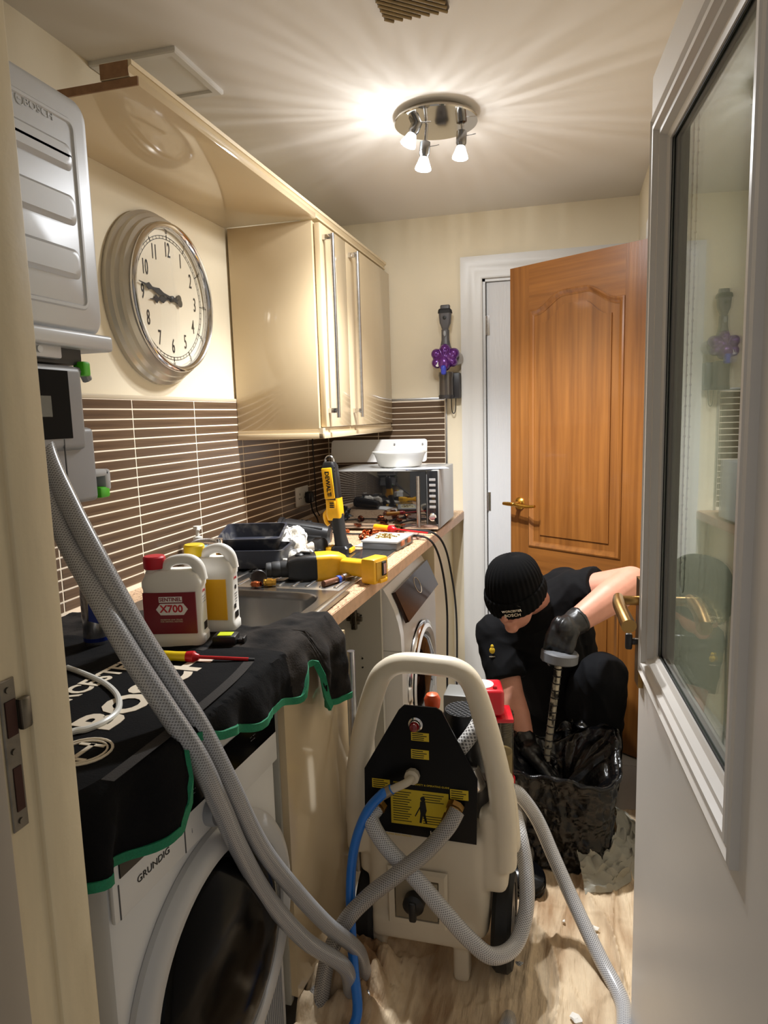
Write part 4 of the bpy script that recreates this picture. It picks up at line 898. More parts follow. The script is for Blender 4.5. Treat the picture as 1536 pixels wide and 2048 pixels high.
for k in range(26):
    x, y, a = random.uniform(-.036, .036), random.uniform(-.045, .05), random.uniform(0, 180)
    B().cyl((-.007, 0, .0385), (.007, 0, .0385), .0016, n=6).sph((-.007, 0, .0385), .003, 6, 4).xf(mm @ T(x, y, 0) @ Rz(a)).fin('screw', mat('brass_screw', (150, 116, 50), .35, .8), ob)
for yy in (-.05, .02): B().bx(.058, .072, yy, yy+.03, .012, .032, .003).xf(mm).fin('clip', mat('copper_clip', (176, 110, 80), .4), ob)
spots = [(725, 1072), (742, 1076), (757, 1070), (770, 1066), (752, 1061), (784, 1062), (800, 1068), (735, 1064), (690, 1062), (775, 1074)]
words = ['leftmost of the group', 'beside the organiser lid', 'standing on end', 'next to the screwdriver', 'at the back', 'under the screwdriver grip', 'nearest the microwave handle', 'behind the work light grip', 'close to the work light', 'in front']
ordn = ['first', 'second', 'third', 'fourth', 'fifth', 'sixth', 'seventh', 'eighth', 'ninth', 'tenth']
for k, ((px, py), wd) in enumerate(zip(spots, words)):
    p = at(px, py, z=WZ+.014); a = random.uniform(0, 6.28)
    t = thing('copper_fitting', '%s copper pipe fitting from the left before the microwave' % ordn[sorted(spots).index((px, py))], 'fitting', (p.x, p.y, WZ), 'loose copper fittings before the microwave'); d = V((math.cos(a), math.sin(a), .15*math.sin(k)))
    B().lathe([(.011, -.016), (.012, -.014), (.012, -.006), (.0095, -.004), (.0095, .004), (.012, .006), (.012, .014), (.011, .016), (.0085, .016), (.0085, -.016)], p, d, 20, cap=False).fin('sleeve', copper, t)
    if k % 2: B().lathe([(.0088, 0), (.0115, .008), (.012, .02), (.009, .02)], p, V((-d.y, d.x, 0)), 18, cap=False).fin('branch', copper, t)
fitting('brass_fitting', 'dark brass fitting lying before the microwave door', (.50, 2.66, WZ+.012), (.8, .5, 0), mat('dull_brass', (120, 100, 60), .35, 1), .012, .04)
screwdriver('screwdriver', 'orange and red insulated screwdriver lying before the microwave', (.452, 2.60, WZ+.036), (.70, 2.50, WZ+.030), .105, orp, redp, r=.012)
# clear bag of bits
heap('parts_bag', 'small clear plastic bag of parts beside the organiser box', 'bag', (.60, 2.565, WZ), (.055, .045, .022), mat('clear_bag', (206, 176, 160), .12, trans=.55, ior=1.2), 8.2)
bg = heap('black_gloves', 'heap of black gloves beside the microwave', 'gloves', (.15, 2.56, WZ), (.09, .07, .06), mat('black_glove_heap', (20, 20, 22), .45), 3.3, amp=.5)
# ============================================================ microwave and what stands on it
mv = thing('microwave', 'silver microwave with black mirrored door and bar handle', 'microwave', (.46, 2.85, WZ))
MX0, MX1, MY0_, MY1_, MZ0, MZ1 = .232, .694, 2.715, 3.06, WZ+.012, 1.163
msil = mat('microwave_silver', (186, 186, 184), .32, .6)
B().bx(MX0, MX1, MY0_, MY1_, MZ0, MZ1, .003).fin('housing', msil, mv)
B().bx(MX0+.004, .644, MY0_-.014, MY0_, MZ0+.004, MZ1-.004, .002).fin('door', mat('mirror_black_glass', (10, 10, 11), .03, coat=1, spec=1), mv)
B().bx(.647, MX1-.004, MY0_-.012, MY0_, MZ0+.004, MZ1-.004, .002).fin('control_strip', mat('control_black', (26, 26, 28), .15), mv)
B().bx(MX0+.004, MX1-.004, MY0_-.0145, MY0_-.0125, MZ0, MZ0+.02).fin('kick_strip', chrome, mv)
B().cyl((.616, MY0_-.042, MZ0+.012), (.616, MY0_-.042, MZ1-.022), .0075, n=18).fin('handle', brushed, mv)
for z in (MZ0+.03, MZ1-.035): B().cyl((.616, MY0_-.042, z), (.616, MY0_-.01, z), .005, n=12).fin('handle_post', chrome, mv)
for k in range(6): B().bx(.656, .682, MY0_-.0135, MY0_-.012, MZ0+.085+.022*k, MZ0+.095+.022*k, .0005, 1).fin('button', mat('button_silver', (170, 170, 172), .3, .5), mv)
B().lathe([(.016, 0), (.016, .008), (.012, .012), (.001, .012)], (.669, MY0_-.012, MZ0+.05), -Y, 24).fin('knob', chrome, mv)
for x in (MX0+.03, MX1-.03):
    for y in (MY0_+.03, MY1_-.03): B().cyl((x, y, WZ), (x, y, MZ0+.001), .012, n=12).fin('foot', blackr, mv)
bdm = mat('board_white', (222, 220, 216), .4)
cbd = thing('chopping_board', 'white plastic chopping board leaning on the tiles behind the microwave', 'board', (.3, 3.2, MZ1))
fr = B(); pts2 = rrect(.085, .555, 0, .108, .014)
fr.prism(pts2, (0, 3.16, MZ1+.001), X, V((0, .25, 1)).normalized(), V((0, -1, .25)).normalized(), 0, .010).fin('board', bdm, cbd)
for x in (.40, .535): B().cyl((x, 3.1635, MZ1+.086), (x, 3.1665, MZ1+.0865), .004, n=12).fin('hole', greypl, cbd)
# board leans over the microwave's back edge on a support block
bw = V((.493, 2.885, MZ1+.003)); bwl = thing('plastic_bowl', 'translucent white plastic bowl on top of the microwave', 'bowl', bw)
B().lathe([(.085, 0), (.092, .004), (.108, .05), (.114, .058), (.118, .060), (.118, .064), (.112, .063), (.104, .05), (.088, .006), (.001, .005)], bw, Z, 56).fin('bowl_shell', mat('translucent_plastic', (214, 212, 206), .25, trans=.35, ior=1.25), bwl)
for k, (x, y, rz, c) in enumerate(((.615, 2.765, 12, (50, 90, 180)), (.56, 2.755, -6, (226, 228, 232)), (.655, 2.752, 24, (190, 200, 220)))):
    o = B().box((0, 0, .0006), (.13, .08, .0008)).xf(T(x, y, MZ1+.0006+.0011*k) @ Rz(rz)).fin('leaflet', mat('leaflet_%d' % k, c, .5))
    tag(o, ['blue leaflet under the plastic bowl on the microwave', 'white leaflet on top of the blue one', 'pale leaflet overhanging the microwave corner'][k], 'leaflet', 'leaflets on the microwave')
# cables hanging over the worktop edge
for k, (pts, lb) in enumerate(((((.47, 2.62, WZ+.006), (.60, 2.55, WZ+.014), (.68, 2.53, WZ+.006), (.712, 2.56, .86), (.725, 2.62, .74), (.728, 2.66, .6), (.725, 2.67, .45), (.72, 2.68, .2), (.74, 2.62, .02)), 'black cable hanging over the worktop edge, nearer one'), (((.50, 2.66, WZ+.006), (.62, 2.62, WZ+.02), (.69, 2.63, WZ+.006), (.722, 2.68, .85), (.738, 2.73, .72), (.748, 2.75, .6), (.752, 2.75, .45), (.75, 2.74, .2), (.77, 2.70, .02)), 'black cable hanging over the worktop edge, further one'))):
    tag(B().tube(pts, .0042, 8).fin('black_cable', blackr), lb, 'cable', 'cables hanging beside the washing machine')
# ============================================================ cordless vacuum on its wall dock
vc = thing('handheld_vacuum', 'purple and grey handheld vacuum docked on the cream wall', 'vacuum', (.63, YB, 1.46))
vg = mat('vacuum_grey', (84, 82, 84), .4); vp = mat('vacuum_purple', (96, 36, 124), .25, .35, coat=.4); vdk = mat('vacuum_dark', (44, 42, 44), .4)
VX, VYc = .632, YB-.075
B().bx(.640, .694, YB-.055, YB-.0105, 1.455, 1.575, .006).fin('dock', vdk, vc)
B().lathe([(.001, 0), (.034, .001), (.035, .004), (.034, .018), (.033, .09), (.036, .11), (.034, .125)], (VX, VYc, 1.452), Z, 36).fin('dust_bin', mat('smoked_bin', (70, 64, 60), .12, coat=.4), vc)
B().lathe([(.0358, .0), (.0358, .016)], (VX, VYc, 1.455), Z, 36, cap=False).fin('bin_base', vdk, vc)
bb = B()
lobes = [(0, .030, .052), (60, .030, .052), (120, .030, .052), (180, .030, .05), (240, .026, .045), (300, .026, .045)]
for a, r, dd_ in lobes:
    a = math.radians(a+30); bb.sph((VX+dd_*.92*math.cos(a), VYc-.012, 1.640+dd_*.80*math.sin(a)), (r*.86, .034, r*.86), 16, 10)
bb.sph((VX, VYc-.01, 1.640), (.046, .044, .046)); fuse('cyclone_body', bb, vp, vc, .004, 3)
B().sph((VX-.002, VYc-.048, 1.615), (.026, .018, .032)).fin('cyclone_cap', vp, vc)
B().lathe([(.032, 0), (.034, .01), (.030, .03), (.024, .034)], (VX+.036, VYc+.02, 1.640), (.5, .85, 0), 28).fin('motor_ring', mat('silver_plastic', (176, 172, 168), .35, .3), vc)
B().bx(VX-.013, VX+.011, VYc-.072, VYc-.04, 1.562, 1.606, .009, 3).fin('release_button', mat('vacuum_blue', (56, 66, 180), .3), vc)
B().lathe([(.011, 0), (.011, .003), (.001, .004)], (VX-.032, VYc-.040, 1.612), (-.3, -1, 0), 20).fin('white_badge', white, vc)
for a in (-24, 0, 24): B().box((VX+.05*math.sin(math.radians(a))*.5, VYc-.052, 1.650+.006), (.004, .010, .05), .0015, rot=Ry(a)).fin('cyclone_fin', vp, vc)
sect(B(), [((VX, VYc, 1.675), .066, .06), ((VX, VYc, 1.70), .046, .046), ((VX, VYc, 1.725), .036, .036), ((VX, VYc, 1.770), .036, .036)], .4).fin('neck', vg, vc)
B().sph((VX, VYc-.022, 1.752), (.007, .005, .014)).fin('latch', greypl, vc)
sect(B(), [((VX, VYc, 1.768), .024, .026), ((VX, VYc, 1.790), .040, .032), ((VX, VYc, 1.802), .050, .036), ((VX, VYc, 1.835), .056, .038), ((VX, VYc, 1.848), .058, .040)], .25).fin('brush_tool', vg, vc)
sect(B(), [((VX, VYc, 1.846), .064, .046), ((VX, VYc, 1.860), .060, .044), ((VX, VYc-.003, 1.866), .050, .03)], .2).fin('bristles', blackr, vc)
sect(B(), [((VX, VYc+.004, 1.858), .044, .020), ((VX, VYc+.004, 1.878), .046, .020), ((VX, VYc+.004, 1.884), .040, .016)], .3).fin('tool_tip', vg, vc)
B().lathe([(.008, 0), (.008, .004), (.004, .005)], (VX, VYc-.0195, 1.824), -Y, 16).fin('tool_button', ink, vc)
B().tube([(.648, YB-.03, 1.456), (.650, YB-.03, 1.40), (.658, YB-.028, 1.384), (.666, YB-.026, 1.40), (.668, YB-.02, 1.456)], .0022, 8).fin('charging_lead', blackr, vc)
# ============================================================ power flushing machine
pf = thing('flushing_machine', 'cream wheeled power flushing machine with black front plate', 'machine', (.87, 1.62, 0))
cpl = mat('cream_moulded_plastic', (222, 211, 190), .38, var=.05, vscale=(6, 6, 6), bump=.02, bscale=30)
MY = 1.48
bb = B()
bb.bx(.722, 1.022, MY+.018, 1.80, .115, .40, .03, 4)
# shoulders rising into the handle legs
HL = [at(718, 1640, y=MY+.04), at(716, 1560, y=MY+.04), at(728, 1460, y=MY+.05), at(752, 1372, y=MY+.06), at(772, 1340, y=MY+.06), at(806, 1326, y=MY+.06)]
HR = [at(868, 1330, y=MY+.06), at(912, 1338, y=MY+.06), at(942, 1364, y=MY+.06), at(966, 1430, y=MY+.055), at(992, 1530, y=MY+.045), at(1005, 1610, y=MY+.045), at(1008, 1680, y=MY+.045)]
bb.tube(HL+HR, lambda t: .0255+.010*max(0, abs(2*t-1)-.3), 18, 6)
for P in ((HL[0], HL[1], HL[2]), (HR[-1], HR[-2], HR[-3])):
    Q = [p+V((0, .06, -.01)) for p in P]; bb.tube([P[0]+V((0, .07, -.06)), Q[0], Q[1], (Q[2]+P[2])/2], [.036, .034, .028, .016], 16, 6)
    bb.tube([P[0]-Z*.07, P[0], P[1]], [.031, .031, .026], 16, 4)
# flared right and left cheeks
bb.bx(.702, .735, MY+.03, 1.70, .25, .44, .014, 3); bb.bx(1.0, 1.068, MY+.02, 1.72, .25, .46, .02, 3)
# lower step and legs
bb.bx(.735, .99, MY+.008, 1.76, .10, .165, .012, 3)
for x in (.745, .955): bb.bx(x-.02, x+.02, MY+.02, MY+.075, .004, .12, .008, 2)
body = fuse('tank_body', bb, cpl, pf, .0055, 5)
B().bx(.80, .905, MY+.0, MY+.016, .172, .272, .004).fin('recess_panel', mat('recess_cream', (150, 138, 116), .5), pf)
B().sweep([(.798, .168), (.907, .168), (.907, .276), (.798, .276)], [(0, 0), (0, .010), (-.014, .010), (-.02, 0)], (0, MY+.012, 0), X, Z, -Y).fin('recess_rim', cpl, pf)
B().lathe([(.024, 0), (.026, .006), (.026, .026), (.018, .032), (.001, .033)], (.850, MY+.002, .225), -Y, 20).box((.850, MY-.030, .215), (.018, .014, .05), .005).fin('drain_valve', blackp, pf)
# black plate
def pp_(px, py): p = at(px, py, y=MY); return (p.x, p.z)
poly = [pp_(*q) for q in ((808, 1410), (872, 1416), (884, 1424), (955, 1560), (953, 1690), (730, 1656), (729, 1536), (797, 1420))]
plate = B().prism(poly, (0, MY, 0), X, Z, -Y, -.004, 0).fin('front_plate', mat('black_panel', (9, 9, 11), .3, spec=.2), pf)
yl_ = mat('yellow_label_print', (214, 186, 40), .5); dkp = mat('dark_print', (40, 34, 8), .6)
def label(x0, y0, x1, y1, lines, sz):
    p, q, r = at(x0, y0, y=MY-.0006), at(x1, y1, y=MY-.0006), at((x0+x1)/2, (y0+y1)/2, y=MY-.0016)
    lb = B().prism([(p.x, q.z), (q.x, q.z), (q.x, p.z), (p.x, p.z)], (0, MY, 0), X, Z, -Y, 0, .0007).fin('label', yl_, plate)
    if lines:
        w, h = q.x-p.x, p.z-q.z
        for k in range(lines):
            z = p.z-h*(k+.7)/(lines+.4); ww = w*(.42 if k % 3 else .34)
            B().bx(p.x+w*.06, p.x+w*.06+2*ww*(.9+.1*math.sin(k*2.3)), MY-.0011, MY-.0006, z-sz/2, z+sz/2).fin('print_line', dkp, lb)
    return lb
label(822, 1464, 858, 1484, 4, .0020); label(822, 1498, 858, 1520, 4, .0020); label(744, 1556, 780, 1578, 4, .0020); label(900, 1578, 937, 1602, 4, .0020)
big = label(781, 1575, 898, 1660, 0, 0)
pA, pB = at(781, 1575, y=MY), at(898, 1660, y=MY); w_, h_ = pB.x-pA.x, pA.z-pB.z
for c in (0, 1):
    for k in range(13):
        if c == 0 or k not in (4, 5, 6, 7, 8): B().bx(pA.x+w_*(.04+.52*c), pA.x+w_*(.36+.56*c-.03*(k % 3)), MY-.0011, MY-.0006, pA.z-h_*(.08+.068*k)-.0009, pA.z-h_*(.08+.068*k)+.0009).fin('print_line', dkp, big)
# walking figure on the label
fg = B(); o_ = V((pA.x+w_*.56, MY, pB.z+h_*.42))
fg.prism([(.006*math.cos(t*.5), .004+.028+.0065*math.sin(t*.5)) for t in range(13)], o_, X, Z, -Y, .0007, .0011)
fg.prism([(-.006, .026), (.006, .026), (.009, .004), (.006, -.006), (.010, -.028), (.006, -.029), (0, -.010), (-.004, -.029), (-.009, -.028), (-.006, -.004), (-.008, .008)], o_, X, Z, -Y, .0007, .0011)
fg.prism([(-.020, -.012), (-.008, .012), (-.006, .010), (-.018, -.014)], o_, X, Z, -Y, .0007, .0011)
fg.fin('pictogram', ink, big)
lp_ = at(842, 1570, y=MY); text('lettering', 'POWERFLUSHING SAFETY & OPERATING GUIDE', .0062, (lp_.x, MY-.0006, lp_.z), X, Z, yl_, plate, ext=.0003)
lp_ = at(790, 1668, y=MY); text('lettering', 'PLEASE READ MANUAL', .006, (lp_.x+.01, MY-.0006, lp_.z), X, Z, yl_, plate, ext=.0003)
lp_ = at(868, 1668, y=MY); text('lettering', 'Ka', .018, (lp_.x, MY-.0006, lp_.z), X, Z, printw, plate, ext=.0003)
# indicator lamp
p = at(832, 1447, y=MY); B().lathe([(.017, 0), (.017, .006), (.0135, .008), (.0135, .016), (.0125, .018)], p, -Y, 28).fin('lamp_collar', chrome, pf)
B().lathe([(.0118, .014), (.0118, .020), (.009, .027), (.001, .030)], p, -Y, 24).fin('red_lamp', mat('red_lens', (120, 10, 14), .12, coat=.5), pf)
# water inlet elbow
p = at(826, 1549, y=MY); B().lathe([(.017, 0), (.018, .004), (.018, .016), (.012, .020)], p, -Y, 10).tube([p-Y*.018, p+V((-.008, -.034, -.003)), p+V((-.034, -.04, -.016)), p+V((-.050, -.042, -.024))], .0095, 12).fin('inlet_elbow', mat('dirty_white_plastic', (200, 190, 170), .4), pf)
EL = p+V((-.046, -.042, -.022)); B().cyl(EL+V((.004, 0, .003)), EL+V((-.020, -.003, -.013)), .0125, n=16).fin('hose_clamp', mat('clamp_grey', (150, 140, 126), .35, .5), pf)
for px, py, nm in ((760, 1606, 0), (912, 1610, 1)):
    q = at(px, py, y=MY); d = V((-.35, -1, -.45)) if nm == 0 else V((-.25, -1, -.55))
    B().lathe([(.021, 0), (.021, .012), (.017, .014), (.017, .030), (.020, .032), (.020, .048)], q, d, 8).fin('brass_union', obrass, pf)
# things behind the plate: motor, pipework
mo = V((.955, 1.60, .46)); B().lathe([(.05, 0), (.052, .01), (.052, .19), (.046, .205)], mo, Z, 32).fin('pump_motor', blackp, pf)
for k in range(-4, 5):
    for s_ in (1, -1):
        hw = math.sqrt(max(0, .044**2-(k*.0105)**2))
        if hw > .006: B().cyl(mo+V((k*.0105*.7-s_*hw*.7, k*.0105*.7*s_+hw*.7, .206)), mo+V((k*.0105*.7+s_*hw*.7, k*.0105*.7*s_-hw*.7, .206)), .0012, n=5).fin('motor_grille_bar', dgrey, pf)
B().lathe([(.044, .200), (.001, .201)], mo, Z, 24).fin('motor_top', ink, pf)
B().lathe([(.018, 0), (.020, .02), (.014, .032), (.001, .036)], (.885, 1.56, .682), Z, 20).fin('orange_knob', mat('orange_plastic', (236, 90, 40), .4), pf)
B().bx(.885, .985, 1.70, 1.78, .44, .655, .006).fin('filter_block', mat('block_grey', (110, 110, 106), .5), pf)
B().bx(.955, .983, 1.696, 1.70, .63, .652).fin('sticker', white, pf)
B().bx(.985, 1.012, 1.62, 1.64, .63, .652, .002).fin('yellow_tag', mat('lime_label', (206, 220, 40), .4), pf)
wb = braid_mat('white_braided_hose', (226, 224, 220), (120, 118, 116), 8, 120)
B().tube([(.90, 1.60, .50), (.945, 1.535, .58), (.985, 1.545, .635), (1.0, 1.60, .66), (.98, 1.66, .62)], .018, 14).fin('short_hose', wb, pf)
B().lathe([(.024, 0), (.026, .01), (.022, .03), (.018, .06)], (.992, 1.545, .50), (-.2, -.3, .9), 20).fin('chrome_coupling', chrome, pf)
B().cyl((1.0, 1.56, .42), (1.0, 1.55, .52), .02, n=16).fin('valve', mat('valve_grey', (84, 80, 74), .4), pf)
# wheels
for x, sgn_ in ((1.052, 1), (.712, -1)):
    wc_ = V((x, 1.60, .118))
    w = B().lathe([(.085, -.022), (.108, -.024), (.117, -.014), (.117, .014), (.108, .024), (.085, .022)], wc_, X, 48, cap=False).fin('tyre', blackr, pf)
    B().lathe([(.086, -.016), (.060, -.008), (.022, -.012), (.020, .026), (.050, .012), (.086, .020)], wc_, X, 40).fin('wheel_rim', mat('rim_dark', (44, 44, 46), .4), w)
    for k in range(6):
        a = math.pi*k/3; B().box(wc_+V((sgn_*.014, .053*math.cos(a), .053*math.sin(a))), (.010, .062, .014), .003, rot=Rx(math.degrees(a))).fin('spoke', MATS['rim_dark'], w)
    B().cyl(wc_+X*sgn_*.02, wc_+X*sgn_*.034, .012, n=14).fin('hub_cap', chrome, w)
# ============================================================ hoses
hgrey = braid_mat('grey_braided_hose', (172, 173, 176), (112, 112, 115), 14, 190)
hclear = braid_mat('clear_braided_hose', (206, 206, 208), (128, 128, 131), 14, 180)
def hose(name, label, pts, r, m, group='flushing hoses', cat='hose'):
    return tag(B().tube(pts, r, 16, 8).fin(name, m), label, cat, group)
def pts_(L): return [at(px, py, y=y) for px, py, y in L]
HRD = .0165
hose('braided_hose', 'grey braided hose from the boiler, upper one reaching the machine', pts_([(80, 800, 1.02), (92, 900, .99), (140, 1010, .96), (205, 1135, .93), (275, 1260, .91), (345, 1370, .905), (400, 1455, .92), (455, 1560, .96), (520, 1690, 1.05), (590, 1780, 1.15), (655, 1850, 1.24), (715, 1900, 1.33)])+[V((.75, 1.385, .085)), V((.775, 1.41, .06))], HRD, hgrey)
hose('braided_hose', 'grey braided hose from the boiler, lower one sagging to the floor', pts_([(62, 830, 1.0), (90, 960, .97), (128, 1070, .94), (190, 1185, .905), (255, 1300, .875), (330, 1415, .865), (395, 1515, .885), (440, 1610, .94), (480, 1700, 1.0), (535, 1795, 1.09), (610, 1880, 1.18), (690, 1935, 1.27)])+[V((.735, 1.325, .075)), V((.765, 1.35, .06))], HRD, hgrey)
hose('braided_hose', 'clear braided hose looping from left union round the right wheel', [at(752, 1618, y=MY-.03)]+pts_([(742, 1640, 1.425), (770, 1690, 1.40), (830, 1755, 1.385), (890, 1825, 1.38), (940, 1880, 1.39), (985, 1912, 1.41), (1030, 1890, 1.47), (1052, 1820, 1.53), (1052, 1740, 1.58), (1040, 1670, 1.62), (1030, 1630, 1.68)]), .0185, hclear)
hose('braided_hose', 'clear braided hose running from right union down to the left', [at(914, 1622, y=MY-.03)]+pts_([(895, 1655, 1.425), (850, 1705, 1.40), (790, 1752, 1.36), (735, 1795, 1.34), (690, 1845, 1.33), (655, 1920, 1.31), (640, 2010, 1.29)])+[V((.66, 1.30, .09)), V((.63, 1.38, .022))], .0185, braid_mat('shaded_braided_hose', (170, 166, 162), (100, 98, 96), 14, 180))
hose('braided_hose', 'clear braided hose arching down to the right on the dust sheet', pts_([(1020, 1580, 1.72), (1040, 1590, 1.74), (1075, 1640, 1.76), (1110, 1720, 1.74), (1150, 1810, 1.70), (1200, 1915, 1.62), (1245, 2005, 1.52)])+[V((1.33, 1.40, .026)), V((1.36, 1.26, .024))], .0185, hclear)
hose('braided_hose', 'grey braided hose dropping behind the right wheel', pts_([(1040, 1930, 1.60), (1038, 1965, 1.56), (1020, 2030, 1.46)])+[V((1.075, 1.34, .052)), V((1.03, 1.2, .045))], .018, hgrey)
hose('blue_hose', 'bright blue hose from the inlet elbow to the floor', [EL+V((.006, 0, .004)), EL+V((-.012, -.002, -.008))]+pts_([(765, 1588, 1.43), (735, 1622, 1.42), (712, 1680, 1.405), (702, 1750, 1.38), (702, 1850, 1.34), (708, 1940, 1.30), (714, 2030, 1.26)])+[V((.75, 1.20, .06)), V((.78, 1.10, .014))], .0112, mat('blue_hose_plastic', (14, 110, 205), .3, coat=.2), cat='hose')
cj = at(694, 1925, y=1.27)
# ============================================================ magnetic filter (red head, clear cylinder)
rf = thing('magnetic_filter', 'red magnetic filter head on a clear cylinder behind the machine', 'filter', at(985, 1500, y=1.76))
rm_ = mat('red_filter_plastic', (190, 20, 36), .3, coat=.2); yf = 1.76
p = at(972, 1395, y=yf)
B().box(p, (.088, .088, .072), .010, rot=Rz(12), seg=3).fin('filter_head', rm_, rf)
B().lathe([(.030, 0), (.030, .002), (.001, .002)], p+Z*.036-X*.010, Z, 32).fin('round_label', white, rf)
B().lathe([(.006, 0), (.006, .006), (.004, .008)], p+V((.026, -.02, .036)), Z, 14).fin('bleed_screw', rm_, rf)
B().box(p+V((.012, .0, -.045)), (.112, .094, .012), .004, rot=Rz(12)).fin('flange', rm_, rf)
B().bx(p.x+.012, p.x+.034, p.y-.055, p.y-.03, p.z-.10, p.z-.045, .004).fin('clamp_arm', rm_, rf)
q = at(1000, 1500, y=yf+.02); ccy = V((p.x+.034, yf+.03, 0))
B().lathe([(.036, .385), (.036, p.z-.05), (.034, p.z-.048), (.034, .385)], ccy, Z, 32, cap=False).fin('clear_cylinder', glass_mat('filter_clear', (226, 222, 210)), rf)
B().lathe([(.033, .39), (.033, .47), (.001, .47)], ccy, Z, 28).fin('cream_core', mat('core_cream', (206, 190, 150), .6), rf)
B().lathe([(.030, .50), (.032, .51), (.032, .56), (.001, .565)], ccy, Z, 28).fin('grey_core', mat('core_grey', (96, 94, 86), .6), rf)
for k in range(8): B().lathe([(.0365, p.z-.055-.007*k), (.0375, p.z-.057-.007*k), (.0365, p.z-.059-.007*k)], ccy, Z, 32, cap=False).fin('thread_ring', MATS['filter_clear'], rf)
B().lathe([(.038, .372), (.040, .376), (.040, .392), (.036, .396)], ccy, Z, 28).fin('cylinder_foot', rm_, rf)
# ============================================================ dust sheet on the floor
dsm = mat('beige_dust_sheet', (222, 200, 168), .95, col2=(156, 122, 88), vscale=(14, 3, 4), detail=9, contrast=(.30, .56), bump=1.0, bscale=1, bvec=(60, 11, 20))
def crease(x, y, sx, sy, ph, w):
    a = abs(noise.noise(V((x*sx+.6*noise.noise(V((x*3, y*2, ph+5))), y*sy, ph)))); return max(0, 1-a/w)
def ds(u, v):
    x = .63+.845*u; y = .74+1.62*v
    y += .05*fbm((u*3, 7, 1))*v; x -= (.03*abs(fbm((v*4, 2, 5))) if u > .9 else 0)
    n1 = fbm((x*4, y*1.3, 3))
    z = .005+.012*crease(x, y, 5.5, 1.1, 9, .10)**1.4+.008*crease(x, y, 9, 1.6, 3, .09)+.004*crease(x, y, 3, 5, 2, .06)+.004*(n1+1)*.5+.002*fbm((x*45, y*30, 1))+.003*crease(x, y, 22, 6, 4, .2)
    hp = max(0, 1-((x-.67)/.17)**2)*max(0, 1-((y-1.40)/.30)**2)
    z += hp*(.085+.06*abs(noise.noise(V((x*16, y*13, 4))))*2+.02*fbm((x*30, y*26, 6)))
    return V((x, y, max(.004, z)))
sheet_ = tag(B().grid(ds, 220, 360).fin('dust_sheet', dsm, ang=70), 'crumpled beige cotton dust sheet covering the floor', 'dust sheet')
sheet_.modifiers.new('t', 'SOLIDIFY').thickness = .0015
chipm = mat('plaster_white', (236, 232, 224), .9)
for k, (px, py, s) in enumerate(((1186, 1855, .014), (1192, 1872, .008), (1128, 1842, .006), (1152, 2038, .016), (1176, 1846, .006))):
    p = at(px, py, z=.016); bb = B().sph(p, (s, s*.7, s*.35), 7, 5, rot=Rz(40*k))
    for v in bb.bm.verts: v.co += V((random.uniform(-1, 1), random.uniform(-1, 1), random.uniform(-.5, .5)))*s*.25
    tag(bb.fin('plaster_chip', chipm, ang=10), ['larger white plaster chip beside the arching hose', 'small plaster chip just below the larger one', 'tiny plaster speck left of the arching hose', 'white plaster chip at the bottom of the dust sheet', 'tiny plaster speck above the larger chip'][k], 'debris', 'plaster chips on the dust sheet')
cpp = at(1058, 1785, z=.012); bc_ = thing('black_round_cap', 'round black ridged plastic cap lying on the dust sheet', 'cap', cpp)
c_ = V((1.085, 1.88, .016)); B().lathe([(.050, 0), (.056, .004), (.056, .030), (.053, .034), (.053, .044), (.048, .050), (.02, .056), (.001, .057)], c_, V((.15, -.35, 1)), 40).fin('cap_shell', blackg, bc_)
B().lathe([(.0565, .010), (.058, .014), (.0565, .018)], c_, V((.15, -.35, 1)), 40, cap=False).fin('cap_ring', blackp, bc_)
# ============================================================ black bin bag, open
bagm = mat('black_bin_bag', (7, 7, 8), .24, spec=.4, bump=.45, bscale=30)
bcx, bcy = 1.185, 2.12
def bagp(u, v, inner=0):
    a = 2*math.pi*u; c, s_ = math.cos(a), math.sin(a)
    q = (abs(c)**3.4+abs(s_)**3.4)**(-1/3.4)
    rx, ry = .158, .155; h = .292+.012*math.sin(a*2+1)+.016*math.sin(3*a)
    if s_ > .2 and c > -.2: h += .05*s_*(c+.2)
    k = .93+.10*v-.04*math.sin(v*3.1)
    n1 = noise.noise(V((c*2.2, s_*2.2, v*2.5+3))); n2 = 1-abs(noise.noise(V((c*3.6+9, s_*3.6, v*3.4))))*2; n3 = noise.noise(V((c*9, s_*9, v*7+1)))
    n4 = 1-abs(noise.noise(V((c*7+2, s_*7, v*6.5))))*2.2; n5 = 1-abs(noise.noise(V((c*14, s_*14+5, v*12))))*2.2
    d = .014*n1+.010*n2+.004*n3+.0055*n4+.003*n5
    r = k*q+d*5.5
    return V((bcx+c*rx*r, bcy+s_*ry*r, max(.012, .012+h*v+.012*n1*v)))
bag = thing('bin_bag', 'open black plastic bin bag standing on the dust sheet', 'bag', (bcx, bcy, .01))
g = B(); g.grid(lambda u, v: bagp(u, v), 200, 72, closeu=True)
def baginner(u, v):
    # rim rolls over and falls inside
    p = bagp(u, 1.0); a = 2*math.pi*u; c = V((bcx, bcy, p.z)); w = 1-.9*v
    n_ = noise.noise(V((math.cos(a)*4, math.sin(a)*4, v*4+7)))
    q = c+(p-c)*(w+.06*n_*(v > .05)); q.z = p.z-.14*v**1.2+.012*math.sin(min(1, v*6)*math.pi)+.02*n_*min(1, v*5); return q
g.fin('bag_wall', bagm, bag, ang=50)
B().grid(baginner, 128, 26, closeu=True).fin('bag_lining', bagm, bag, ang=50)
rim = B().tube([bagp(i/64, 1.0)+V((0, 0, .003+.004*math.sin(i*1.7))) for i in range(64)], .0055, 8, 3, closed=True).fin('rolled_rim', bagm, bag)
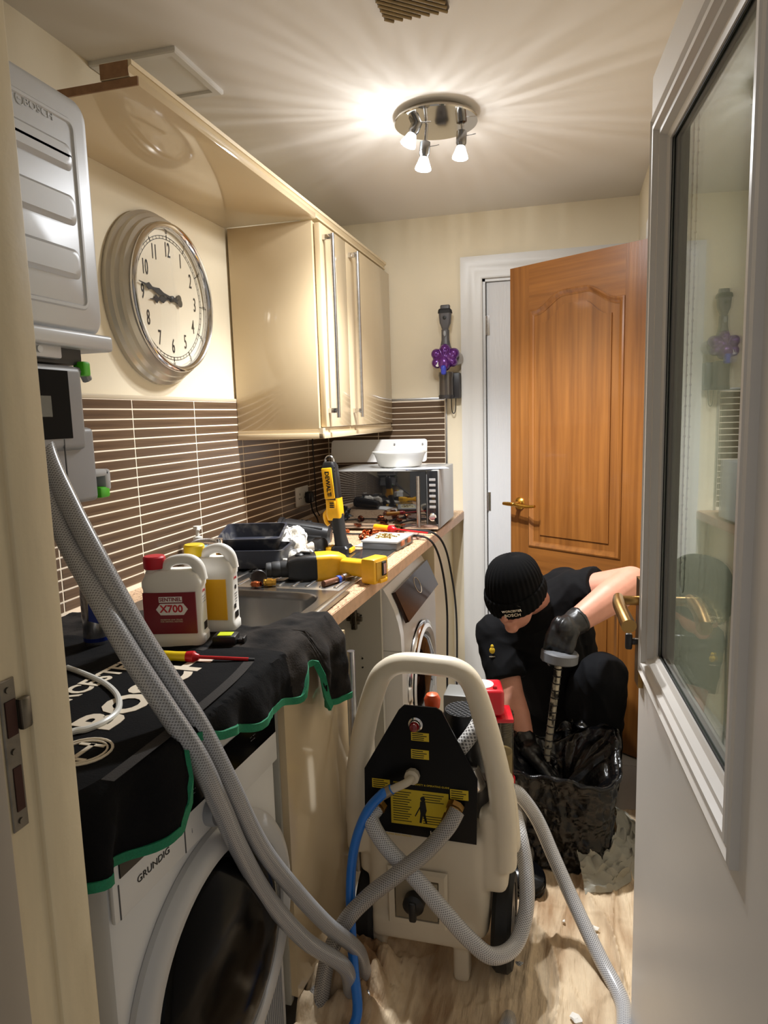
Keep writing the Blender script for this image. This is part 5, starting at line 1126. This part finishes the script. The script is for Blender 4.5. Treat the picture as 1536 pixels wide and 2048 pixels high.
# crumpled flap at the back of the bag
fl = B().grid(lambda u, v: V((1.15+.16*u+.02*noise.noise(V((u*5, v*5, 1))), 2.26+.03*v+.03*noise.noise(V((u*6, v*4, 4))), .24+.115*v*(math.sin(math.pi*u)**.5)+.03*noise.noise(V((u*7, v*5, 8))))), 40, 24).fin('bag_flap', bagm, bag, ang=50)
fl.modifiers.new('t', 'SOLIDIFY').thickness = .001
clr = mat('cloudy_polythene', (186, 184, 172), .3, trans=.35, ior=1.15, bump=.3, bscale=40)
def cl(u, v):
    a = math.radians(-75+150*u); r = .178+.09*v+.018*noise.noise(V((u*12, v*5, 2)))
    z = .012+.11*(1-v)*(.7+.5*noise.noise(V((u*9, 3, 1))))+.03*abs(noise.noise(V((u*14, v*9, 5))))
    return V((bcx+.0+math.cos(a)*r*.98, bcy+.02+math.sin(a)*r, max(.008, z)))
pb = tag(B().grid(cl, 80, 18).fin('polythene_sheet', clr, ang=60), 'cloudy crumpled polythene round the foot of the black bag', 'plastic sheet')
# ============================================================ the heating engineer kneeling by the bag
man = thing('person', 'person in black T-shirt, beanie and gloves kneeling over the black bag', 'person', (1.2, 2.5, .015))
skin = mat('skin', (196, 138, 116), .5, var=.07, vscale=(25, 25, 25), bump=.04, bscale=120)
shirtm = mat('black_tshirt', (13, 13, 15), .9, bump=.08, bscale=25, spec=.15)
trousm = mat('black_work_trousers', (14, 15, 18), .85, bump=.1, bscale=30, spec=.15)
kneem = mat('charcoal_knee_patch', (34, 35, 38), .9, bump=.15, bscale=200)
glovem = mat('black_nitrile', (10, 10, 11), .38, bump=.12, bscale=60)
knit = mat('black_knit', (10, 10, 11), .95, bump=.1, bscale=300, spec=.1)
# joints
hd = at(1030, 1180, y=2.235)                       # head centre
shR = at(992, 1270, y=2.44); shL = at(1152, 1185, y=2.46)
elR = at(1022, 1392, y=2.34); wrR = at(1052, 1500, y=2.215)
elL = at(1262, 1166, y=2.36); wrL = at(1140, 1252, y=2.205)
chest = at(1072, 1255, y=2.50); belly = at(1110, 1370, y=2.62); hips = at(1135, 1425, y=2.66)
hipL = at(1165, 1415, y=2.66); knL = at(1206, 1352, y=2.36); anL = at(1203, 1530, y=2.50)
hipR = at(1095, 1430, y=2.66); knR = V((1.15, 2.44, .085)); anR = V((1.16, 2.80, .07))
neck = at(1062, 1195, y=2.36)
def rumple(o, amp, fq):
    """cloth creases: push the surface along its normals by ridged noise"""
    me = o.data; nn = [v.normal.copy() for v in me.vertices]
    for v, n_ in zip(me.vertices, nn):
        p = v.co; w = noise.noise(p*4.0)*1.2
        r = 1-abs(noise.noise(V((p.x*fq+w, p.y*fq*.6, p.z*fq*.8+w)))); v.co = p+n_*amp*(max(0, r-.6)/.4-.35)
    return o
# body: one continuous skin
bb = B()
limb(bb, [(shR, .056), ((shR+elR)/2, .052), (elR, .046), ((elR*.62+wrR*.38), .047), (wrR, .034)])
limb(bb, [(shL, .058), ((shL+elL)/2, .056), (elL, .056), ((elL*.65+wrL*.35), .055), (wrL, .036)])
limb(bb, [(shR, .06), (chest, .12), (shL, .062)]); limb(bb, [(chest, .125), (belly, .125), (hips, .13)])
limb(bb, [(hips, .10), (hipL, .08), (knL, .05), (anL, .036), (anL+V((0, -.01, -.08)), .034)]); limb(bb, [(hips, .10), (hipR, .08), (knR, .05), (anR, .034)])
up = V((-.16, -.30, .94)).normalized(); fw = V((-.26, -.80, -.30)); fw = (fw-up*fw.dot(up)).normalized(); rt = fw.cross(up).normalized()
HR_ = M((rt, fw, up)).transposed().to_4x4()        # local x right, y face, z crown
def hp3(x, y, z): return hd+rt*x+fw*y+up*z
limb(bb, [(chest+Z*.05, .075), (neck, .058), (hp3(0, -.03, -.06), .055)])
bb.sph(hd, (.076, .092, .105), 24, 16, rot=HR_)
bb.sph(hp3(0, .035, -.065), (.056, .052, .052), 20, 12, rot=HR_)       # jaw
bb.sph(hp3(0, .078, -.095), (.024, .018, .018), 12, 8, rot=HR_)        # chin
limb(bb, [(hp3(0, .088, -.005), .009), (hp3(0, .106, -.038), .0135)])   # nose
for s_ in (-1, 1):
    bb.sph(hp3(s_*.012, .096, -.040), (.008, .009, .007), 8, 6, rot=HR_)
    bb.sph(hp3(s_*.034, .078, .012), (.026, .012, .009), 10, 8, rot=HR_)   # brow
    bb.sph(hp3(s_*.078, -.005, -.020), (.010, .020, .032), 12, 8, rot=HR_) # ear
    bb.sph(hp3(s_*.040, .066, -.030), (.020, .018, .018), 10, 8, rot=HR_)  # cheek
bb.sph(hp3(0, .086, -.064), (.024, .010, .007), 10, 6, rot=HR_); bb.sph(hp3(0, .083, -.074), (.020, .010, .007), 10, 6, rot=HR_)
fuse('body', bb, skin, man, .0055, 3)
for s_ in (-1, 1):
    B().sph(hp3(s_*.032, .079, -.006), .0105, 14, 10).fin('eye', white, man)
    B().tube([hp3(s_*.034+.024*math.cos(t*.628), .102-.010*abs(math.cos(t*.628)), -.010+.019*math.sin(t*.628)) for t in range(10)], .0016, 6, 3, closed=True).fin('spectacle_rim', blackg, man)
    B().tube([hp3(s_*.058, .09, -.004), hp3(s_*.078, .04, .0), hp3(s_*.083, -.01, -.002)], .0015, 6, 3).fin('spectacle_arm', blackg, man)
B().tube([hp3(-.011, .102, -.006), hp3(0, .107, -.003), hp3(.011, .102, -.006)], .0014, 6, 3).fin('spectacle_bridge', blackg, man)
# beanie with knitted ribs
def bean(u, v):
    a = 2*math.pi*u; t = v*math.pi/2
    rib = 1+.016*math.cos(a*34)*(1-v**3)
    c, s_ = math.cos(a), math.sin(a)
    rr_ = math.cos(t)**.62; z = .010+.112*math.sin(t)
    return hp3(c*.091*rr_*rib, s_*.106*rr_*rib-.012*v, z+.012*v*s_)
be = B().grid(bean, 204, 22, closeu=True).fin('beanie', knit, man, ang=70)
def cuff(u, v):
    a = 2*math.pi*u; rib = 1+.013*math.cos(a*34); c, s_ = math.cos(a), math.sin(a); b_ = .006*math.sin(v*math.pi)
    return hp3(c*(.094+b_)*rib, s_*(.109+b_)*rib, -.032+.058*v+(-.010*s_ if s_ > 0 else .006*s_))
cf = B().grid(cuff, 204, 8, closeu=True).fin('beanie_cuff', knit, be, ang=70); cf.modifiers.new('t', 'SOLIDIFY').thickness = .005
B().grid(lambda u, v: hp3(math.cos(2*math.pi*u)*.09*(1-.5*v), math.sin(2*math.pi*u)*.105*(1-.5*v), .0+.03*v), 40, 3, closeu=True).fin('beanie_lining', knit, be)
ba = math.radians(108)
def on_cuff(ang, z): return hp3(math.cos(ang)*.1015, math.sin(ang)*.1165, z-.010*math.sin(ang))
tx = (hp3(-math.sin(ba), math.cos(ba), 0)-hd).normalized()*-1
pbn = on_cuff(ba, .002); outn = (hp3(math.cos(ba), math.sin(ba), 0)-hd).normalized(); tdir = up.cross(outn).normalized()
if tdir.dot(dX and V((dX[0], dX[0], 0))) < -9: tdir = -tdir
text('lettering', 'WORCESTER', .0105, pbn+outn*.002+up*.002, tdir, up, printw, cf, ext=.0006)
text('lettering', 'BOSCH', .0145, pbn+outn*.002-up*.013, tdir, up, printw, cf, ext=.0006, sx=1.1)
# T-shirt
bb = B()
slR = shR*.42+elR*.58; slL = shL*.62+elL*.38
bb.cyl(shR, slR+(slR-shR)*.25, .073, .070); bb.cyl(shL, slL+(slL-shL)*.12, .076, .077); bb.sph(shR, .074); bb.sph(shL, .077)
limb(bb, [(shR, .078), (chest, .140), (shL, .080)]); limb(bb, [(chest, .142), (belly, .140), (hips, .142)])
back = at(1130, 1180, y=2.56); limb(bb, [(shL, .07), (back, .085), (chest+V((0, .05, .05)), .10), (shR, .07)])
limb(bb, [(back, .085), (hips+V((.02, .06, .02)), .12)])
limb(bb, [(neck+V((0, .03, -.04)), .07), (chest, .11)])
sh = rumple(fuse('tshirt', bb, shirtm, man, .006, 4), .006, 14)
# small badge on the sleeve
bp = at(982, 1302, y=2.40); bpp = slR+ (at(985, 1300, y=2.3)-slR).normalized()*.0
nv = (CAM-slR).normalized(); ctr = slR+(shR-slR).normalized()*.02+nv*.071-dX.to_3d()*0
ri = V((dX[0], dY[0], dZ[0]))
ctr = at(985, 1302, y=2.4); ctr = ctr+nv*((slR+nv*.071-ctr).dot(nv))
B().sph(ctr, (.010, .004, .012), 12, 8).sph(ctr+Z*.014, (.006, .003, .008), 10, 6).fin('sleeve_badge', mat('badge_yellow', (216, 180, 40), .6), sh)
text('lettering', 'expert', .008, ctr-Z*.022+nv*.004, ri, Z, printw, sh, ext=.0005)
# trousers
bb = B()
limb(bb, [(hips, .148), (hipL, .125), ((hipL+knL)/2, .105), (knL, .082), ((knL+anL)/2, .072), (anL, .068), (anL+V((0, -.005, -.06)), .066)])
limb(bb, [(hips, .148), (hipR, .12), ((hipR+knR)/2, .098), (knR, .078), ((knR+anR)/2, .068), (anR, .06)])
limb(bb, [(belly+V((.01, .02, -.05)), .135), (hips, .148)])
tr = rumple(fuse('trousers', bb, trousm, man, .007, 4), .006, 13)
# boots
for an, d_ in ((anL, V((-.12, -1, 0)).normalized()), (anR, V((.1, 1, -.05)).normalized())):
    z0 = .022 if an is anL else .03
    bb = B(); h0 = V((an.x, an.y, z0+.045)); limb(bb, [(V((an.x, an.y, max(.10, an.z-.06))), .052), (h0-d_*.03, .046), (h0+d_*.09, .042), (h0+d_*.16+V((0, 0, -.006)), .038)])
    fuse('boot', bb, blackr, man, .007, 3)
# ------------------------------------------------------------ gloves
def glove(wr, fore, palm_c, fdir, across, curl, thumb, name='glove', fl=(.062, .070, .066, .052), side=1):
    """cuff + palm + four unequal bent fingers + thumb, melted to one skin"""
    bb = B(); fdir = fdir.normalized(); across = (across-fdir*across.dot(fdir)).normalized(); nrm = fdir.cross(across).normalized()*side
    limb(bb, [(wr-fore*.035, .042), (wr, .040), (palm_c-fdir*.03, .036)])
    for k in range(4):
        o = across*(-.030+.020*k); limb(bb, [(palm_c-fdir*.04+o*.8, .021), (palm_c+fdir*.03+o, .0175)])
    for k in range(4):
        o = across*(-.034+.0225*k); p = palm_c+fdir*.036+o; d = fdir.copy(); pts = [(p, .0130)]
        for j, (f, r) in enumerate(((.45, .0120), (.32, .0110), (.23, .0098))):
            d = (d*math.cos(curl[j])+nrm*math.sin(curl[j])).normalized() if j < 3 else d
            nd = (d).normalized(); p = p+nd*fl[k]*f*1.25; pts.append((p, r))
        limb(bb, pts)
    limb(bb, [(palm_c-fdir*.02-across*.03, .016), (palm_c-across*.045+thumb*.02, .0135), (palm_c-across*.048+thumb*.052, .0115), (palm_c-across*.035+thumb*.072, .010)])
    g_ = rumple(fuse(name, bb, glovem, man, .0035, 3), .0022, 40)
    B().lathe([(.0425, 0), (.0435, .004), (.0425, .008)], wr-fore*.045, fore, 28, cap=False).fin('glove_cuff', glovem, g_)
    return g_
foreL = (wrL-elL).normalized(); foreR = (wrR-elR).normalized()
disc = at(1119, 1312, y=2.165); pl = at(1124, 1276, y=2.168)
glove(wrL, foreL, pl+V((0, .002, .002)), V((-.30, -.42, -.86)), V((.75, -.15, -.30)), (.55, 1.0, .9), V((.05, .1, -1)), 'glove', side=-1)
ph = at(1078, 1522, y=2.15)
glove(wrR, foreR, ph, V((.72, -.42, -.50)), V((-.2, -.8, .25)), (.12, .22, .2), V((.55, -.5, .2)), 'glove', fl=(.066, .076, .072, .06))
# ------------------------------------------------------------ magnet rod he holds
mr = thing('magnet_rod', 'sludge-coated magnet rod with grey round cap held over the bag', 'magnet rod', disc)
rb = at(1093, 1520, y=2.145); rd = (disc-rb).normalized()
B().lathe([(.052, -.018), (.058, -.014), (.058, .012), (.054, .017), (.03, .019), (.001, .019)], disc, rd, 48).fin('cap', mat('cap_grey', (96, 98, 102), .45), mr)
u_, v_, w_ = frame(rd)
B().tube([disc+rd*.015+ri*.038, disc+rd*.04+ri*.038, disc+rd*.052, disc+rd*.04-ri*.038, disc+rd*.015-ri*.038], .0055, 10, 4).fin('grip', dgrey, mr)
for s_ in (-1, 1): B().cyl(disc+rd*.018+ri*.040*s_, disc+rd*.028+ri*.040*s_, .004, n=10).fin('bolt', chrome, mr)
B().cyl(disc-rd*.016, rb, .0115, n=20).fin('rod', mat('sludgy_steel', (176, 168, 150), .35, .5, col2=(26, 22, 18), vscale=(60, 60, 30), detail=6, contrast=(.40, .52)), mr)
L_ = (disc-rb).length
for k in range(13): B().lathe([(.0118, -.0025), (.0142, 0), (.0118, .0025)], rb+rd*(.02+(L_-.05)*k/12.5), rd+V((.05*math.sin(k*2), .05, 0)), 14, cap=False).fin('sludge_ring', mat('black_sludge', (20, 17, 14), .5), mr)
